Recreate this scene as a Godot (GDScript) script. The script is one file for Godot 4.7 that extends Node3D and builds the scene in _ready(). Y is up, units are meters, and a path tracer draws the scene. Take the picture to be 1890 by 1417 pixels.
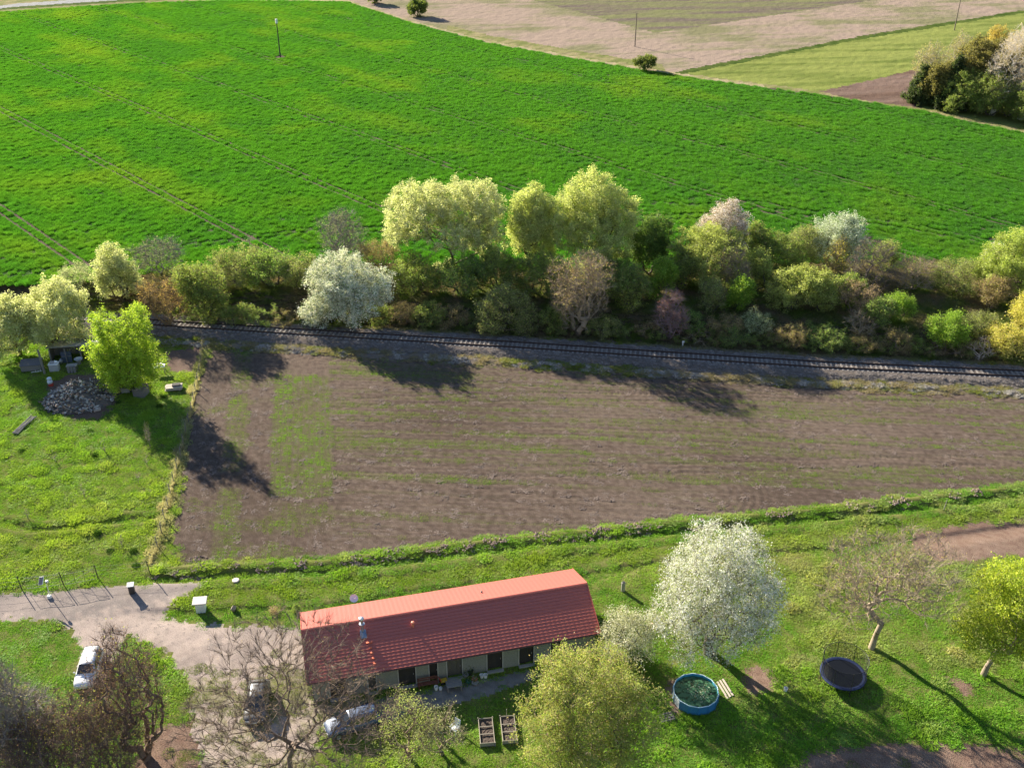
extends Node3D
# A farm yard, a seeded field, a railway with a flowering hedge and wheat beyond it, seen from a drone 64 m up. Units are metres.

const SUN_AZ := 41.5   # degrees: shadows fall this way from +z towards +x
const SUN_EL := 23.0
var ROAD := PackedVector2Array([Vector2(-50.23,-72.12),Vector2(-47.23,-72.12),Vector2(-40.90,-72.56),Vector2(-35.55,-73.09),Vector2(-31.14,-73.54),Vector2(-28.93,-73.61),Vector2(-29.12,-72.41),Vector2(-30.59,-71.61),Vector2(-31.43,-70.23),Vector2(-31.20,-69.11),Vector2(-28.91,-68.21),Vector2(-24.24,-67.80),Vector2(-18.36,-67.66),Vector2(-15.73,-59.76),Vector2(-11.25,-59.35),Vector2(-12.26,-56.94),Vector2(-14.73,-56.24),Vector2(-15.61,-51.53),Vector2(-22.98,-50.57),Vector2(-25.59,-57.22),Vector2(-27.47,-61.83),Vector2(-29.43,-64.19),Vector2(-32.59,-66.12),Vector2(-34.27,-67.05),Vector2(-34.13,-64.95),Vector2(-33.12,-60.34),Vector2(-35.82,-60.17),Vector2(-37.55,-65.60),Vector2(-39.62,-67.87),Vector2(-42.78,-68.55),Vector2(-45.71,-68.62),Vector2(-48.46,-68.28)])
var FIELD := PackedVector2Array([Vector2(-40.16,-119.83),Vector2(-30.71,-120.75),Vector2(-17.50,-118.92),Vector2(3.85,-115.68),Vector2(24.37,-112.84),Vector2(44.22,-110.38),Vector2(63.10,-108.78),Vector2(75.11,-107.48),Vector2(66.85,-91.59),Vector2(54.70,-89.38),Vector2(31.10,-85.35),Vector2(14.00,-82.90),Vector2(-2.42,-80.20),Vector2(-18.05,-77.21),Vector2(-31.77,-76.17),Vector2(-33.51,-79.69),Vector2(-36.28,-92.83),Vector2(-39.03,-106.70)])
var PATIO := PackedVector2Array([Vector2(-11.25,-59.35),Vector2(1.83,-62.69),Vector2(3.42,-62.44),Vector2(-1.99,-59.76),Vector2(-6.33,-58.33),Vector2(-10.94,-56.67)])
var RAIL := PackedVector2Array([Vector2(-84.39,-131.55),Vector2(-72.07,-129.80),Vector2(-58.87,-128.09),Vector2(-45.15,-126.24),Vector2(-22.33,-123.15),Vector2(0.00,-120.33),Vector2(18.04,-117.75),Vector2(38.55,-114.97),Vector2(64.54,-112.43),Vector2(76.81,-111.05)])
var SOILS := [[Vector2(40.25,-80.97),Vector2(44.53,-82.28),Vector2(52.09,-83.35),Vector2(61.27,-84.07),Vector2(57.80,-77.21),Vector2(49.50,-77.38),Vector2(42.33,-76.41),Vector2(39.50,-77.21),Vector2(39.14,-79.27)],[Vector2(20.07,-51.53),Vector2(22.20,-53.62),Vector2(25.78,-54.55),Vector2(31.80,-54.96),Vector2(35.93,-54.75),Vector2(43.98,-54.03),Vector2(42.54,-51.05)],[Vector2(12.72,-61.11),Vector2(13.76,-61.53),Vector2(13.84,-58.33),Vector2(13.72,-57.49),Vector2(12.66,-58.33),Vector2(12.41,-59.76)],[Vector2(19.64,-62.75),Vector2(21.74,-62.93),Vector2(22.27,-61.23),Vector2(20.61,-59.76),Vector2(19.04,-60.34)],[Vector2(35.89,-61.83),Vector2(37.39,-61.95),Vector2(38.12,-60.34),Vector2(37.77,-59.47),Vector2(36.22,-60.05)],[Vector2(-58.23,-111.33),Vector2(-56.15,-113.40),Vector2(-52.01,-113.40),Vector2(-47.92,-109.31),Vector2(-48.40,-102.97),Vector2(-52.53,-102.00),Vector2(-56.11,-105.44)],[Vector2(-46.16,-119.22),Vector2(-41.41,-120.75),Vector2(-40.16,-113.40),Vector2(-43.83,-113.68)],[Vector2(-27.67,-56.67),Vector2(-25.67,-57.22),Vector2(-23.64,-51.53),Vector2(-28.58,-51.53),Vector2(-29.30,-55.07)]]
var WLOW := PackedVector2Array([Vector2(-117.45,-120.02),Vector2(-83.34,-130.29),Vector2(-63.05,-137.29),Vector2(-49.99,-141.61),Vector2(-28.50,-144.48),Vector2(-3.67,-142.22),Vector2(16.68,-141.81),Vector2(37.41,-143.65),Vector2(57.81,-145.73),Vector2(70.14,-143.24),Vector2(88.12,-138.25),Vector2(125.31,-120.02)])
var WTOP := PackedVector2Array([Vector2(-221.19,-298.27),Vector2(-167.17,-350.28),Vector2(-129.85,-366.17),Vector2(-98.21,-372.47)])
var WRIGHT := PackedVector2Array([Vector2(-56.61,-369.29),Vector2(-31.19,-332.09),Vector2(-6.98,-302.61),Vector2(16.78,-282.61),Vector2(32.94,-270.14),Vector2(47.98,-259.17),Vector2(71.50,-245.37),Vector2(92.13,-230.51),Vector2(107.61,-212.72),Vector2(121.12,-193.06)])
var FARLINE := PackedVector2Array([Vector2(6.55,-372.47),Vector2(20.44,-352.19),Vector2(42.76,-316.34),Vector2(68.59,-333.84),Vector2(121.90,-370.35)])
var STRIP := PackedVector2Array([Vector2(48.36,-270.14),Vector2(66.52,-283.26),Vector2(104.05,-310.87),Vector2(167.17,-350.28),Vector2(218.93,-377.87)])
var SOILTRI := PackedVector2Array([Vector2(74.10,-247.92),Vector2(88.03,-257.51),Vector2(104.44,-270.14),Vector2(106.15,-263.12),Vector2(92.76,-232.34),Vector2(78.25,-241.87)])
var FARROAD := PackedVector2Array([Vector2(-208.89,-330.37),Vector2(-173.61,-365.14),Vector2(-155.31,-380.08)])
var HEADL := [[Vector2(-77.83,-140.21),Vector2(-71.78,-141.21),Vector2(-61.82,-145.31),Vector2(-51.89,-151.39),Vector2(-41.54,-155.05),Vector2(-32.55,-158.85)],[Vector2(-77.22,-138.83),Vector2(-71.21,-139.82),Vector2(-61.33,-143.85),Vector2(-51.46,-149.83),Vector2(-41.18,-153.43),Vector2(-32.27,-157.17)],[Vector2(-27.20,-158.85),Vector2(-12.87,-157.88),Vector2(-2.23,-158.85),Vector2(5.76,-157.64)],[Vector2(-26.93,-156.93),Vector2(-12.74,-155.98),Vector2(5.70,-155.75)],[Vector2(20.58,-163.82),Vector2(32.68,-165.11),Vector2(42.43,-167.72),Vector2(55.69,-165.11),Vector2(67.34,-158.85),Vector2(80.76,-150.72)],[Vector2(20.35,-161.55),Vector2(32.31,-162.81),Vector2(41.99,-165.62),Vector2(55.13,-163.06),Vector2(66.67,-156.93),Vector2(80.00,-148.95)],[Vector2(24.19,-171.23),Vector2(31.45,-169.06),Vector2(43.16,-171.23),Vector2(51.29,-165.88)],[Vector2(-158.93,-323.63),Vector2(-143.12,-333.84),Vector2(-130.52,-368.25)],[Vector2(-157.48,-320.35),Vector2(-141.78,-330.37),Vector2(-129.19,-364.11)]]
var FENCE := PackedVector2Array([Vector2(-41.51,-121.99),Vector2(-39.75,-113.40),Vector2(-38.70,-106.70),Vector2(-37.30,-97.15),Vector2(-36.29,-89.77),Vector2(-35.28,-83.17),Vector2(-34.76,-78.85),Vector2(-34.53,-76.02)])
var TRENCH := PackedVector2Array([Vector2(-51.38,-82.72),Vector2(-48.17,-81.84),Vector2(-45.48,-81.93),Vector2(-41.92,-82.63),Vector2(-39.41,-83.35),Vector2(-35.63,-83.62)])
var PATHL := PackedVector2Array([Vector2(-58.91,-109.98),Vector2(-57.56,-104.19),Vector2(-56.86,-99.42),Vector2(-56.86,-96.04),Vector2(-56.20,-92.83)])
var WHEAT: PackedVector2Array
var TREES := [
	["willow_shrub","willow",-64.84,-118.47,8.76,4.16,"pale yellow willow shrub on the bank above the grey hutch",{}],
	["willow_shrub","willow",-59.46,-119.53,10.29,4.75,"pale yellow willow bush standing behind the tin roofed shed",{}],
	["willow_shrub","greyleaf",-63.53,-136.55,3.21,2.80,"small rounded grey green willow bush at the wheat edge",{}],
	["willow_tree","willow",-55.94,-133.58,8.69,3.40,"slender pale willow tree leaning beside the grey bare tree",{"lean":-0.06}],
	["bare_tree","greytwig",-52.25,-140.01,5.43,4.22,"grey bare round tree between slender willow and olive hedge",{}],
	["thorn_shrub","orangetwig",-47.37,-126.17,7.39,3.98,"orange brown twiggy shrub overhanging the left end of the rails",{}],
	["hedge_shrub","dark",-42.73,-128.52,8.52,3.83,"dark green hedge shrub next to the orange brown twiggy shrub",{}],
	["hedge_shrub","olive",-40.23,-136.90,4.91,4.74,"tall olive hedge shrub left of the snow white blossoming tree",{}],
	["hedge_shrub","olivegreen",-34.72,-136.14,5.22,4.72,"green hedge shrub beside the tall olive one by the rails",{}],
	["hedge_shrub","olive",-30.49,-135.02,4.72,3.35,"narrow olive shrub touching the snow white blossoming tree",{}],
	["bare_tree","greytwig",-25.03,-141.81,9.64,4.23,"grey bare round tree standing behind the snow white blossoming tree",{}],
	["blossom_tree","white",-22.60,-128.12,10.23,6.11,"snow white blossoming tree spreading down to the railway bank",{"lobes":"spread"}],
	["hedge_shrub","browntwig",-19.78,-141.81,4.45,3.49,"brown leafless shrub behind the snow white blossoming tree",{}],
	["hedge_shrub","dark",-13.84,-133.72,5.33,3.94,"dark shaded shrub right of the snow white blossoming tree",{}],
	["willow_tree","willow",-9.70,-140.81,13.99,8.74,"broad pale willow with dark leaning forked trunk at the wheat edge",{"lobes":"bigwillow"}],
	["hedge_shrub","olivegreen",-7.27,-132.99,5.37,4.55,"green shrub under the broad pale willow with forked trunk",{}],
	["hedge_shrub","dark",-2.31,-133.90,6.31,3.94,"dark shrub in the gap between the two tall willows",{}],
	["willow_tree","willowg",3.08,-140.81,13.97,3.92,"narrow two topped pale willow beside the tallest willow",{}],
	["willow_tree","willowg",11.07,-140.41,15.35,7.00,"tallest willow with greenish yellow domed crown above the hedge",{"lobes":"tallwillow"}],
	["hedge_shrub","dark",4.19,-132.62,6.19,4.53,"dark shrub below the narrow two topped willow",{}],
	["hedge_shrub","dark",14.18,-133.17,5.37,4.14,"dark shrub below the right edge of the tallest willow",{}],
	["evergreen_tree","evergreen",20.21,-140.01,9.07,3.34,"dark green conical tree right of the tallest willow",{}],
	["hedge_shrub","olive",-1.10,-125.40,6.02,4.67,"olive green rounded bush close to the rails on bare bank",{}],
	["bare_shrub","greywarm",9.01,-124.17,11.74,4.75,"large grey twiggy oval bush beside the rails",{}],
	["sapling","lime",20.88,-130.83,6.73,1.87,"light green sapling behind the purple grey twiggy bush",{}],
	["bare_shrub","purpletwig",21.25,-122.57,6.84,2.56,"purple grey twiggy bush with upright red tips",{}],
	["sapling","yellowsparse",16.36,-126.96,3.76,1.92,"sparse yellow leaved sapling in the dark gap of the hedge",{}],
	["hedge_shrub","dark",16.13,-129.59,5.33,3.65,"dark bush behind the sparse yellow leaved sapling",{}],
	["hedge_shrub","dark",24.26,-134.64,7.32,2.91,"dark shrub between conical tree and olive dome bush",{}],
	["hedge_shrub","olivebright",28.76,-135.39,9.11,5.83,"wide olive dome bush below the pinkish white blossom tree",{}],
	["blossom_tree","pinkwhite",31.24,-141.21,11.06,3.95,"pinkish white blossom tree at the wheat edge",{}],
	["hedge_shrub","dark",35.89,-141.81,7.53,2.39,"dark narrow bush right of the pinkish white blossom tree",{}],
	["bare_shrub","greywarm",31.12,-131.90,7.80,2.54,"pale twiggy shrub in front of the wide olive dome",{}],
	["hedge_shrub","olivebright",35.02,-133.53,6.65,2.07,"yellow green upright shrub between pale twiggy shrub and round domes",{}],
	["hedge_shrub","lime",31.25,-127.86,5.19,1.84,"bright lime green small bush in the middle of the hedge",{}],
	["hedge_shrub","olive",27.59,-127.18,4.86,1.84,"small olive bush left of the bright lime bush",{}],
	["hedge_shrub","browntwig",28.62,-122.57,3.02,3.05,"brown olive low bush in front of the bright lime bush",{}],
	["hedge_shrub","greyleaf",32.84,-122.92,2.91,2.42,"whitish green spiky bush right of the brown low bush",{}],
	["hedge_shrub","olivegreen",29.60,-120.83,2.97,2.63,"green round bush nearest the rails by the white marker post",{}],
	["hedge_shrub","greywarm",24.98,-121.90,2.18,2.50,"grey twiggy low bush left of the green bush by the marker",{}],
	["hedge_shrub","dark",39.26,-139.42,6.68,3.94,"dark olive bush between the two white blossom trees",{}],
	["hedge_shrub","olive",43.32,-141.81,6.91,3.21,"olive brown bush just left of the greenish white blossom tree",{}],
	["blossom_tree","greenwhite",48.46,-141.81,8.85,4.33,"greenish white blossom tree rising at the wheat edge",{}],
	["hedge_shrub","yellowtwig",47.01,-137.48,7.23,2.37,"yellow tipped twiggy shrub in front of the greenish white blossom tree",{}],
	["bare_shrub","darktwig",50.17,-132.62,8.69,3.44,"dark purple grey twiggy bush right of the greenish white blossom tree",{}],
	["hedge_shrub","olive",55.77,-141.81,4.61,2.27,"olive bush at wheat edge behind the dark twiggy bush",{}],
	["hedge_shrub","olivebright",38.83,-128.20,6.14,3.93,"round golden olive dome bush in the middle of the bank",{}],
	["hedge_shrub","olivebright",42.67,-127.52,6.09,2.08,"upright golden green shrub touching the round golden dome",{}],
	["hedge_shrub","dark",46.48,-128.20,5.31,2.41,"dark bush behind the pinkish brown shrub",{}],
	["hedge_shrub","browntwig",36.83,-120.29,3.22,2.78,"brown olive bush in front of the round golden dome",{}],
	["hedge_shrub","olivegreen",41.37,-119.84,3.06,3.00,"fresh green rounded bush at the foot of the bank",{}],
	["hedge_shrub","pinktwig",46.99,-125.83,5.18,3.01,"pinkish brown dense shrub on the middle bank",{}],
	["hedge_shrub","olivegreen",49.08,-122.97,4.04,2.33,"green shrub beside the pinkish brown dense shrub",{}],
	["bare_shrub","greywarm",46.34,-121.67,3.18,2.56,"pale branched bare shrub in front of the pinkish shrub",{}],
	["hedge_shrub","lime",52.24,-124.50,4.01,2.13,"lime yellow shrub left of the pale grey thicket",{}],
	["bare_shrub","greywarm",57.66,-134.64,4.84,3.84,"pale grey bare thicket tree with white stems",{}],
	["hedge_shrub","olive",63.90,-134.27,4.55,4.67,"wide olive shrub between pale thicket and tall yellow tree",{}],
	["hedge_shrub","browntwig",66.48,-128.55,4.76,2.66,"brown shrub at the foot of the tall yellow tree",{}],
	["hedge_shrub","lime",57.14,-119.45,4.47,2.90,"bright lime round tree standing on the lower bank",{}],
	["hedge_shrub","olive",61.98,-121.09,3.11,2.54,"olive brown shrub right of the bright lime round tree",{}],
	["hedge_shrub","browntwig",50.70,-119.02,3.25,2.52,"brown thorny bush left of the bright lime round tree",{}],
	["hedge_shrub","browntwig",46.59,-119.22,2.50,2.76,"low brown bush at the rail edge",{}],
	["hedge_shrub","pinktwig",56.83,-118.36,2.16,3.28,"low pinkish brown mound below the bright lime round tree",{}],
	["bare_shrub","whitetwig",60.93,-117.06,3.09,1.74,"small white stemmed bare sapling beside the rails",{}],
	["yellow_tree","yellowgreen",69.93,-132.08,10.19,4.89,"tall yellow green tree with full crown at the hedge end",{"cat":"tree"}],
	["blossom_tree","pinkwhite",70.56,-137.48,5.65,2.29,"slim pale pink blossom shrub leaning on the tall yellow tree",{}],
	["yellow_shrub","goldyellow",64.42,-117.56,4.32,3.47,"golden yellow shrub near the rails at the hedge end",{}],
	["yellow_shrub","goldyellow",68.64,-120.32,5.67,3.43,"orange yellow bush rising behind the golden shrub",{}],
	["poplar_tree","poplar",-46.91,-109.05,11.39,4.16,"bright lime twin topped poplar growing beside the rubble heap",{"lobes":"twin"}],
	["walnut_tree","walnut",-16.22,-51.53,13.30,7.48,"large bare walnut tree with pale pruning scars beside parked cars",{"lobes":"walnut"}],
	["bare_shrub","reddark",-28.04,-53.52,13.52,2.78,"reddish brown bare tree growing beside the white car",{"n":1.2}],
	["bare_shrub","reddark",-32.45,-51.53,8.30,4.88,"brown budding thicket below the white car",{"n":1.3}],
	["bare_shrub","greytwig2",-36.23,-52.52,9.64,3.21,"grey bare thicket spreading beside the brown budding thicket",{}],
	["garden_tree","yellowolive",5.62,-53.93,10.40,5.41,"large yellow green garden tree in front of the barn corner",{"lobes":"big"}],
	["blossom_tree","palewhite",9.73,-63.55,5.59,2.88,"small pale blossom tree against the barn corner",{}],
	["blossom_tree","cherry",16.97,-64.63,12.93,5.59,"huge round white blossoming cherry on the lawn",{"lobes":"cherry"}],
	["bare_tree","lichen",31.00,-65.08,12.11,5.71,"bare lichen grey fruit tree with crooked trunk beside trampoline",{"lobes":"fruit","lean":0.05}],
	["maple_tree","maple",39.48,-62.07,11.70,4.25,"yellow green maple with leaning grey trunk on the lawn",{"lobes":"maple","lean":0.12}],
	["fruit_tree","fruit",-7.92,-53.62,6.19,2.63,"small budding fruit tree beside the blue car",{}],
	["fruit_tree","fruit2",-5.45,-53.93,4.55,2.21,"low spiky budding fruit tree next to the white chair",{}],
	["field_bush","darkbush",-30.22,-342.79,5.22,3.55,"lone round green bush on the far track",{}],
	["field_bush","darkbush",-46.79,-366.17,4.83,3.37,"second round bush further along the far track",{}],
	["field_bush","darkbush",34.36,-268.95,3.72,3.31,"dark wide bush at the corner of the wheat field",{}],
	["conifer_tree","conifer",93.82,-237.02,8.52,3.48,"shorter dark pine at the corner of the wood",{}],
	["conifer_tree","conifer",99.37,-232.34,11.57,4.06,"tall dark spruce in front of the wood",{}],
	["wood_tree","birchleaf",96.16,-240.89,13.09,4.05,"slender pale budding birch behind the shorter pine",{}],
	["wood_tree","woodolive",105.09,-234.19,15.23,5.91,"broad olive tree in the middle of the wood",{}],
	["birch_tree","birch",106.56,-226.93,18.14,5.73,"white stemmed bare birch with silvery crown at the wood edge",{"lean":0.2}],
	["wood_tree","woodgold",116.78,-252.10,14.88,5.61,"golden budding tree at the back of the wood",{}],
	["wood_tree","dark",104.67,-229.61,8.97,5.20,"dark ivy covered tree low in the wood",{}],
	["wood_tree","dark",109.74,-226.05,9.22,5.13,"dark evergreen bush below the silvery birch",{}],
	["birch_tree","birch",111.48,-223.44,18.28,5.03,"second silvery birch further along the wood edge",{"lean":0.15}],
	["wood_tree","birchleaf",105.22,-246.89,13.70,4.14,"thin grey budding tree behind the tall spruce",{}],
	["wood_tree","dark",101.03,-229.61,9.21,5.20,"dark leafy tree behind the tall spruce",{}],
	["wood_tree","woodolive",96.94,-235.13,9.87,4.64,"small olive brown tree between pine and spruce",{}],
	["wood_tree","woodolive",111.98,-230.06,14.09,6.48,"large brownish tree behind the silvery birch",{}],
	["wood_tree","dark",106.03,-226.49,9.92,5.39,"dark round tree left of the silvery birch",{}],
	["birch_tree","birch",115.13,-237.02,17.36,5.30,"tall grey birch at the back of the wood",{}],
	["wood_tree","dark",113.72,-220.05,12.27,6.87,"dark tree at the far end of the wood",{}],
	["wood_tree","woodolive",119.11,-225.61,16.70,6.98,"olive tree at the far end of the wood",{}],
	["scrub_bush","olivegreen",-44.36,-127.84,2.17,2.43,"low fresh green scrub bush on the railway bank",{"group":"green scrub along the railway"}],
	["scrub_bush","dark",-41.15,-127.17,2.59,2.82,"low dark green scrub bush on the railway bank",{"group":"dark scrub along the railway"}],
	["scrub_bush","dark",-37.66,-126.67,2.71,2.81,"low dark green scrub bush on the railway bank",{"group":"dark scrub along the railway"}],
	["scrub_bush","olivegreen",-34.29,-126.50,2.48,2.65,"low fresh green scrub bush on the railway bank",{"group":"green scrub along the railway"}],
	["scrub_bush","browntwig",-30.88,-126.17,2.36,2.57,"low tangled brown scrub bush on the railway bank",{"group":"brown scrub along the railway"}],
	["scrub_bush","olive",-26.94,-127.17,2.62,2.42,"low olive scrub bush on the railway bank",{"group":"olive scrub along the railway"}],
	["scrub_bush","dark",-18.35,-127.49,2.69,2.83,"low dark green scrub bush on the railway bank",{"group":"dark scrub along the railway"}],
	["scrub_bush","browntwig",-14.95,-127.25,3.04,2.66,"low tangled brown scrub bush on the railway bank",{"group":"brown scrub along the railway"}],
	["scrub_bush","dark",-11.56,-126.93,3.15,2.81,"low dark green scrub bush on the railway bank",{"group":"dark scrub along the railway"}],
	["scrub_bush","browntwig",-8.18,-126.46,2.95,2.64,"low tangled brown scrub bush on the railway bank",{"group":"brown scrub along the railway"}],
	["scrub_bush","dark",-5.58,-126.18,1.85,2.01,"low dark green scrub bush on the railway bank",{"group":"dark scrub along the railway"}],
	["scrub_bush","olive",2.95,-125.02,2.49,2.39,"low olive scrub bush on the railway bank",{"group":"olive scrub along the railway"}],
	["scrub_bush","dark",5.53,-125.23,2.95,2.38,"low dark green scrub bush on the railway bank",{"group":"dark scrub along the railway"}],
	["scrub_bush","olive",12.81,-123.81,2.70,2.52,"low olive scrub bush on the railway bank",{"group":"olive scrub along the railway"}],
	["scrub_bush","olivegreen",15.00,-123.32,1.51,1.74,"low fresh green scrub bush on the railway bank",{"group":"green scrub along the railway"}],
	["scrub_bush","browntwig",18.21,-122.97,2.39,2.12,"low tangled brown scrub bush on the railway bank",{"group":"brown scrub along the railway"}],
	["scrub_bush","olivegreen",24.06,-123.54,2.71,2.20,"low fresh green scrub bush on the railway bank",{"group":"green scrub along the railway"}],
	["scrub_bush","dark",26.43,-121.91,2.06,1.95,"low dark green scrub bush on the railway bank",{"group":"dark scrub along the railway"}],
	["scrub_bush","browntwig",34.63,-121.62,2.23,2.33,"low tangled brown scrub bush on the railway bank",{"group":"brown scrub along the railway"}],
	["scrub_bush","dark",39.28,-121.65,2.24,2.18,"low dark green scrub bush on the railway bank",{"group":"dark scrub along the railway"}],
	["scrub_bush","olive",43.93,-119.78,2.02,2.16,"low olive scrub bush on the railway bank",{"group":"olive scrub along the railway"}],
	["scrub_bush","dark",48.78,-119.15,1.63,2.30,"low dark green scrub bush on the railway bank",{"group":"dark scrub along the railway"}],
	["scrub_bush","dark",53.59,-118.66,1.75,2.30,"low dark green scrub bush on the railway bank",{"group":"dark scrub along the railway"}],
	["scrub_bush","olive",59.72,-118.08,1.99,2.29,"low olive scrub bush on the railway bank",{"group":"olive scrub along the railway"}],
	["scrub_bush","dark",23.24,-122.16,1.47,1.96,"low dark green scrub bush on the railway bank",{"group":"dark scrub along the railway"}],
	["scrub_bush","browntwig",27.85,-121.53,1.43,2.11,"low tangled brown scrub bush on the railway bank",{"group":"brown scrub along the railway"}],
	["scrub_bush","dark",32.78,-120.91,1.54,2.17,"low dark green scrub bush on the railway bank",{"group":"dark scrub along the railway"}],
	["scrub_bush","olivegreen",35.58,-120.50,1.34,1.94,"low fresh green scrub bush on the railway bank",{"group":"green scrub along the railway"}],
	["scrub_bush","olivegreen",39.40,-120.00,1.41,2.16,"low fresh green scrub bush on the railway bank",{"group":"green scrub along the railway"}],
	["scrub_bush","olive",42.91,-119.67,1.22,1.93,"low olive scrub bush on the railway bank",{"group":"olive scrub along the railway"}],
	["scrub_bush","dark",45.32,-119.50,1.65,2.15,"low dark green scrub bush on the railway bank",{"group":"dark scrub along the railway"}],
	["scrub_bush","dark",52.32,-119.26,1.88,2.30,"low dark green scrub bush on the railway bank",{"group":"dark scrub along the railway"}],
	["scrub_bush","browntwig",55.03,-118.56,1.18,2.14,"low tangled brown scrub bush on the railway bank",{"group":"brown scrub along the railway"}],
	["scrub_bush","browntwig",59.11,-118.10,1.30,2.14,"low tangled brown scrub bush on the railway bank",{"group":"brown scrub along the railway"}],
	["scrub_bush","dark",62.85,-117.71,1.22,1.90,"low dark green scrub bush on the railway bank",{"group":"dark scrub along the railway"}],
	["scrub_bush","dark",65.09,-117.14,1.39,2.28,"low dark green scrub bush on the railway bank",{"group":"dark scrub along the railway"}],
	["scrub_bush","dark",-24.21,-126.17,1.67,2.41,"low dark green scrub bush on the railway bank",{"group":"dark scrub along the railway"}],
	["scrub_bush","dark",-2.59,-125.08,1.23,2.00,"low dark green scrub bush on the railway bank",{"group":"dark scrub along the railway"}],
	["scrub_bush","dark",7.00,-124.48,1.80,2.22,"low dark green scrub bush on the railway bank",{"group":"dark scrub along the railway"}],
	["scrub_bush","dark",11.37,-123.87,1.71,1.98,"low dark green scrub bush on the railway bank",{"group":"dark scrub along the railway"}],
	["scrub_bush","dark",19.68,-122.69,1.35,1.96,"low dark green scrub bush on the railway bank",{"group":"dark scrub along the railway"}],
	["young_sapling","youngtwig",-40.87,-96.48,3.45,0.43,"thin bare sapling planted in the rough meadow",{"group":"saplings in the meadow"}],
	["young_sapling","youngtwig",-45.60,-95.39,1.71,0.42,"thin bare sapling planted in the rough meadow",{"group":"saplings in the meadow"}],
	["young_sapling","youngtwig",-40.16,-93.04,1.69,0.42,"thin bare sapling planted in the rough meadow",{"group":"saplings in the meadow"}],
	["young_sapling","youngtwig",-39.92,-89.48,2.23,0.40,"thin bare sapling planted in the rough meadow",{"group":"saplings in the meadow"}],
	["young_sapling","youngtwig",-44.85,-87.05,1.76,0.40,"thin bare sapling planted in the rough meadow",{"group":"saplings in the meadow"}],
	["young_sapling","youngtwig",-49.26,-83.35,1.39,0.39,"thin bare sapling planted in the rough meadow",{"group":"saplings in the meadow"}],
	["young_sapling","youngtwig",-38.12,-78.69,1.79,0.37,"thin bare sapling planted in the rough meadow",{"group":"saplings in the meadow"}],
	["young_sapling","youngtwig",-50.49,-93.67,1.70,0.42,"thin bare sapling planted in the rough meadow",{"group":"saplings in the meadow"}],
	["bare_shrub","reddark",-29.54,-50.96,7.98,2.96,"dense brown thicket between the budding thicket and the dirt path",{"n":1.3}],
	["bare_shrub","reddark",-35.38,-50.96,6.68,3.60,"dark brown thicket in front of the grey bare thicket",{"n":1.3}],
	["bare_shrub","greytwig2",-38.73,-53.77,9.84,2.82,"pale grey thicket behind the dark brown thicket",{"n":1.1}]]

var rng := RandomNumberGenerator.new()
var n_fine: FastNoiseLite
var n_mid: FastNoiseLite
var n_wide: FastNoiseLite
var taken := {}
var mats := {}

# ------------------------------------------------------------------ small tools
func rf(a: float, b: float) -> float:
	return rng.randf_range(a, b)

func noise(freq: float, seed_: int, octaves := 3) -> FastNoiseLite:
	var n := FastNoiseLite.new()
	n.noise_type = FastNoiseLite.TYPE_SIMPLEX_SMOOTH
	n.frequency = freq
	n.seed = seed_
	n.fractal_octaves = octaves
	return n

func lin(r: float, g: float, b: float) -> Color:
	return Color(r, g, b).linear_to_srgb()

func mat(key: String, c: Color, rough := 0.85, metal := 0.0, spec := 0.5) -> StandardMaterial3D:
	if mats.has(key):
		return mats[key]
	var m := StandardMaterial3D.new()
	m.resource_name = key
	m.albedo_color = Color(c.r, c.g, c.b).linear_to_srgb()
	m.roughness = rough
	m.metallic = metal
	m.metallic_specular = spec
	mats[key] = m
	return m

func grain(m: StandardMaterial3D, freq: float, lo: float, hi: float, scale_: float, bump := 0.0, seed_ := 1) -> StandardMaterial3D:
	# a grey grain over the colour, and the same grain as relief
	var n := FastNoiseLite.new()
	n.frequency = freq
	n.seed = seed_
	n.fractal_octaves = 4
	var t := NoiseTexture2D.new()
	t.width = 512
	t.height = 512
	t.seamless = true
	t.noise = n
	var g := Gradient.new()
	g.set_color(0, Color(lo, lo, lo))
	g.set_color(1, Color(hi, hi, hi))
	t.color_ramp = g
	m.albedo_texture = t
	m.uv1_triplanar = true
	m.uv1_world_triplanar = true
	m.uv1_scale = Vector3.ONE * scale_
	if bump > 0.0:
		m.heightmap_enabled = true
		m.heightmap_texture = t
		m.heightmap_scale = bump
	return m

func numbered(called: String) -> String:
	if not taken.has(called):
		taken[called] = 0
		return called
	taken[called] += 1
	return "%s_%03d" % [called, taken[called]]

func tag(o: Node, label: String, category := "", group := "", kind := "") -> void:
	if label: o.set_meta("label", label)
	if category: o.set_meta("category", category)
	if group: o.set_meta("group", group)
	if kind: o.set_meta("kind", kind)

func thing(called: String, label: String, category: String, at: Vector3, turn := 0.0, group := "") -> Node3D:
	var o := Node3D.new()
	o.name = numbered(called)
	add_child(o)
	o.position = at
	o.rotation.y = turn
	tag(o, label, category, group)
	return o

func part(parent: Node, called: String, mesh: Mesh, m: Material, at := Vector3.ZERO, turn := Vector3.ZERO) -> MeshInstance3D:
	var o := MeshInstance3D.new()
	o.name = called if parent != self else numbered(called)
	o.mesh = mesh
	o.material_override = m
	o.position = at
	o.rotation = turn
	parent.add_child(o, true)
	return o

func ground_at(p: Vector2, up := 0.0) -> Vector3:
	return Vector3(p.x, height(p.x, p.y) + up, p.y)

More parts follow.
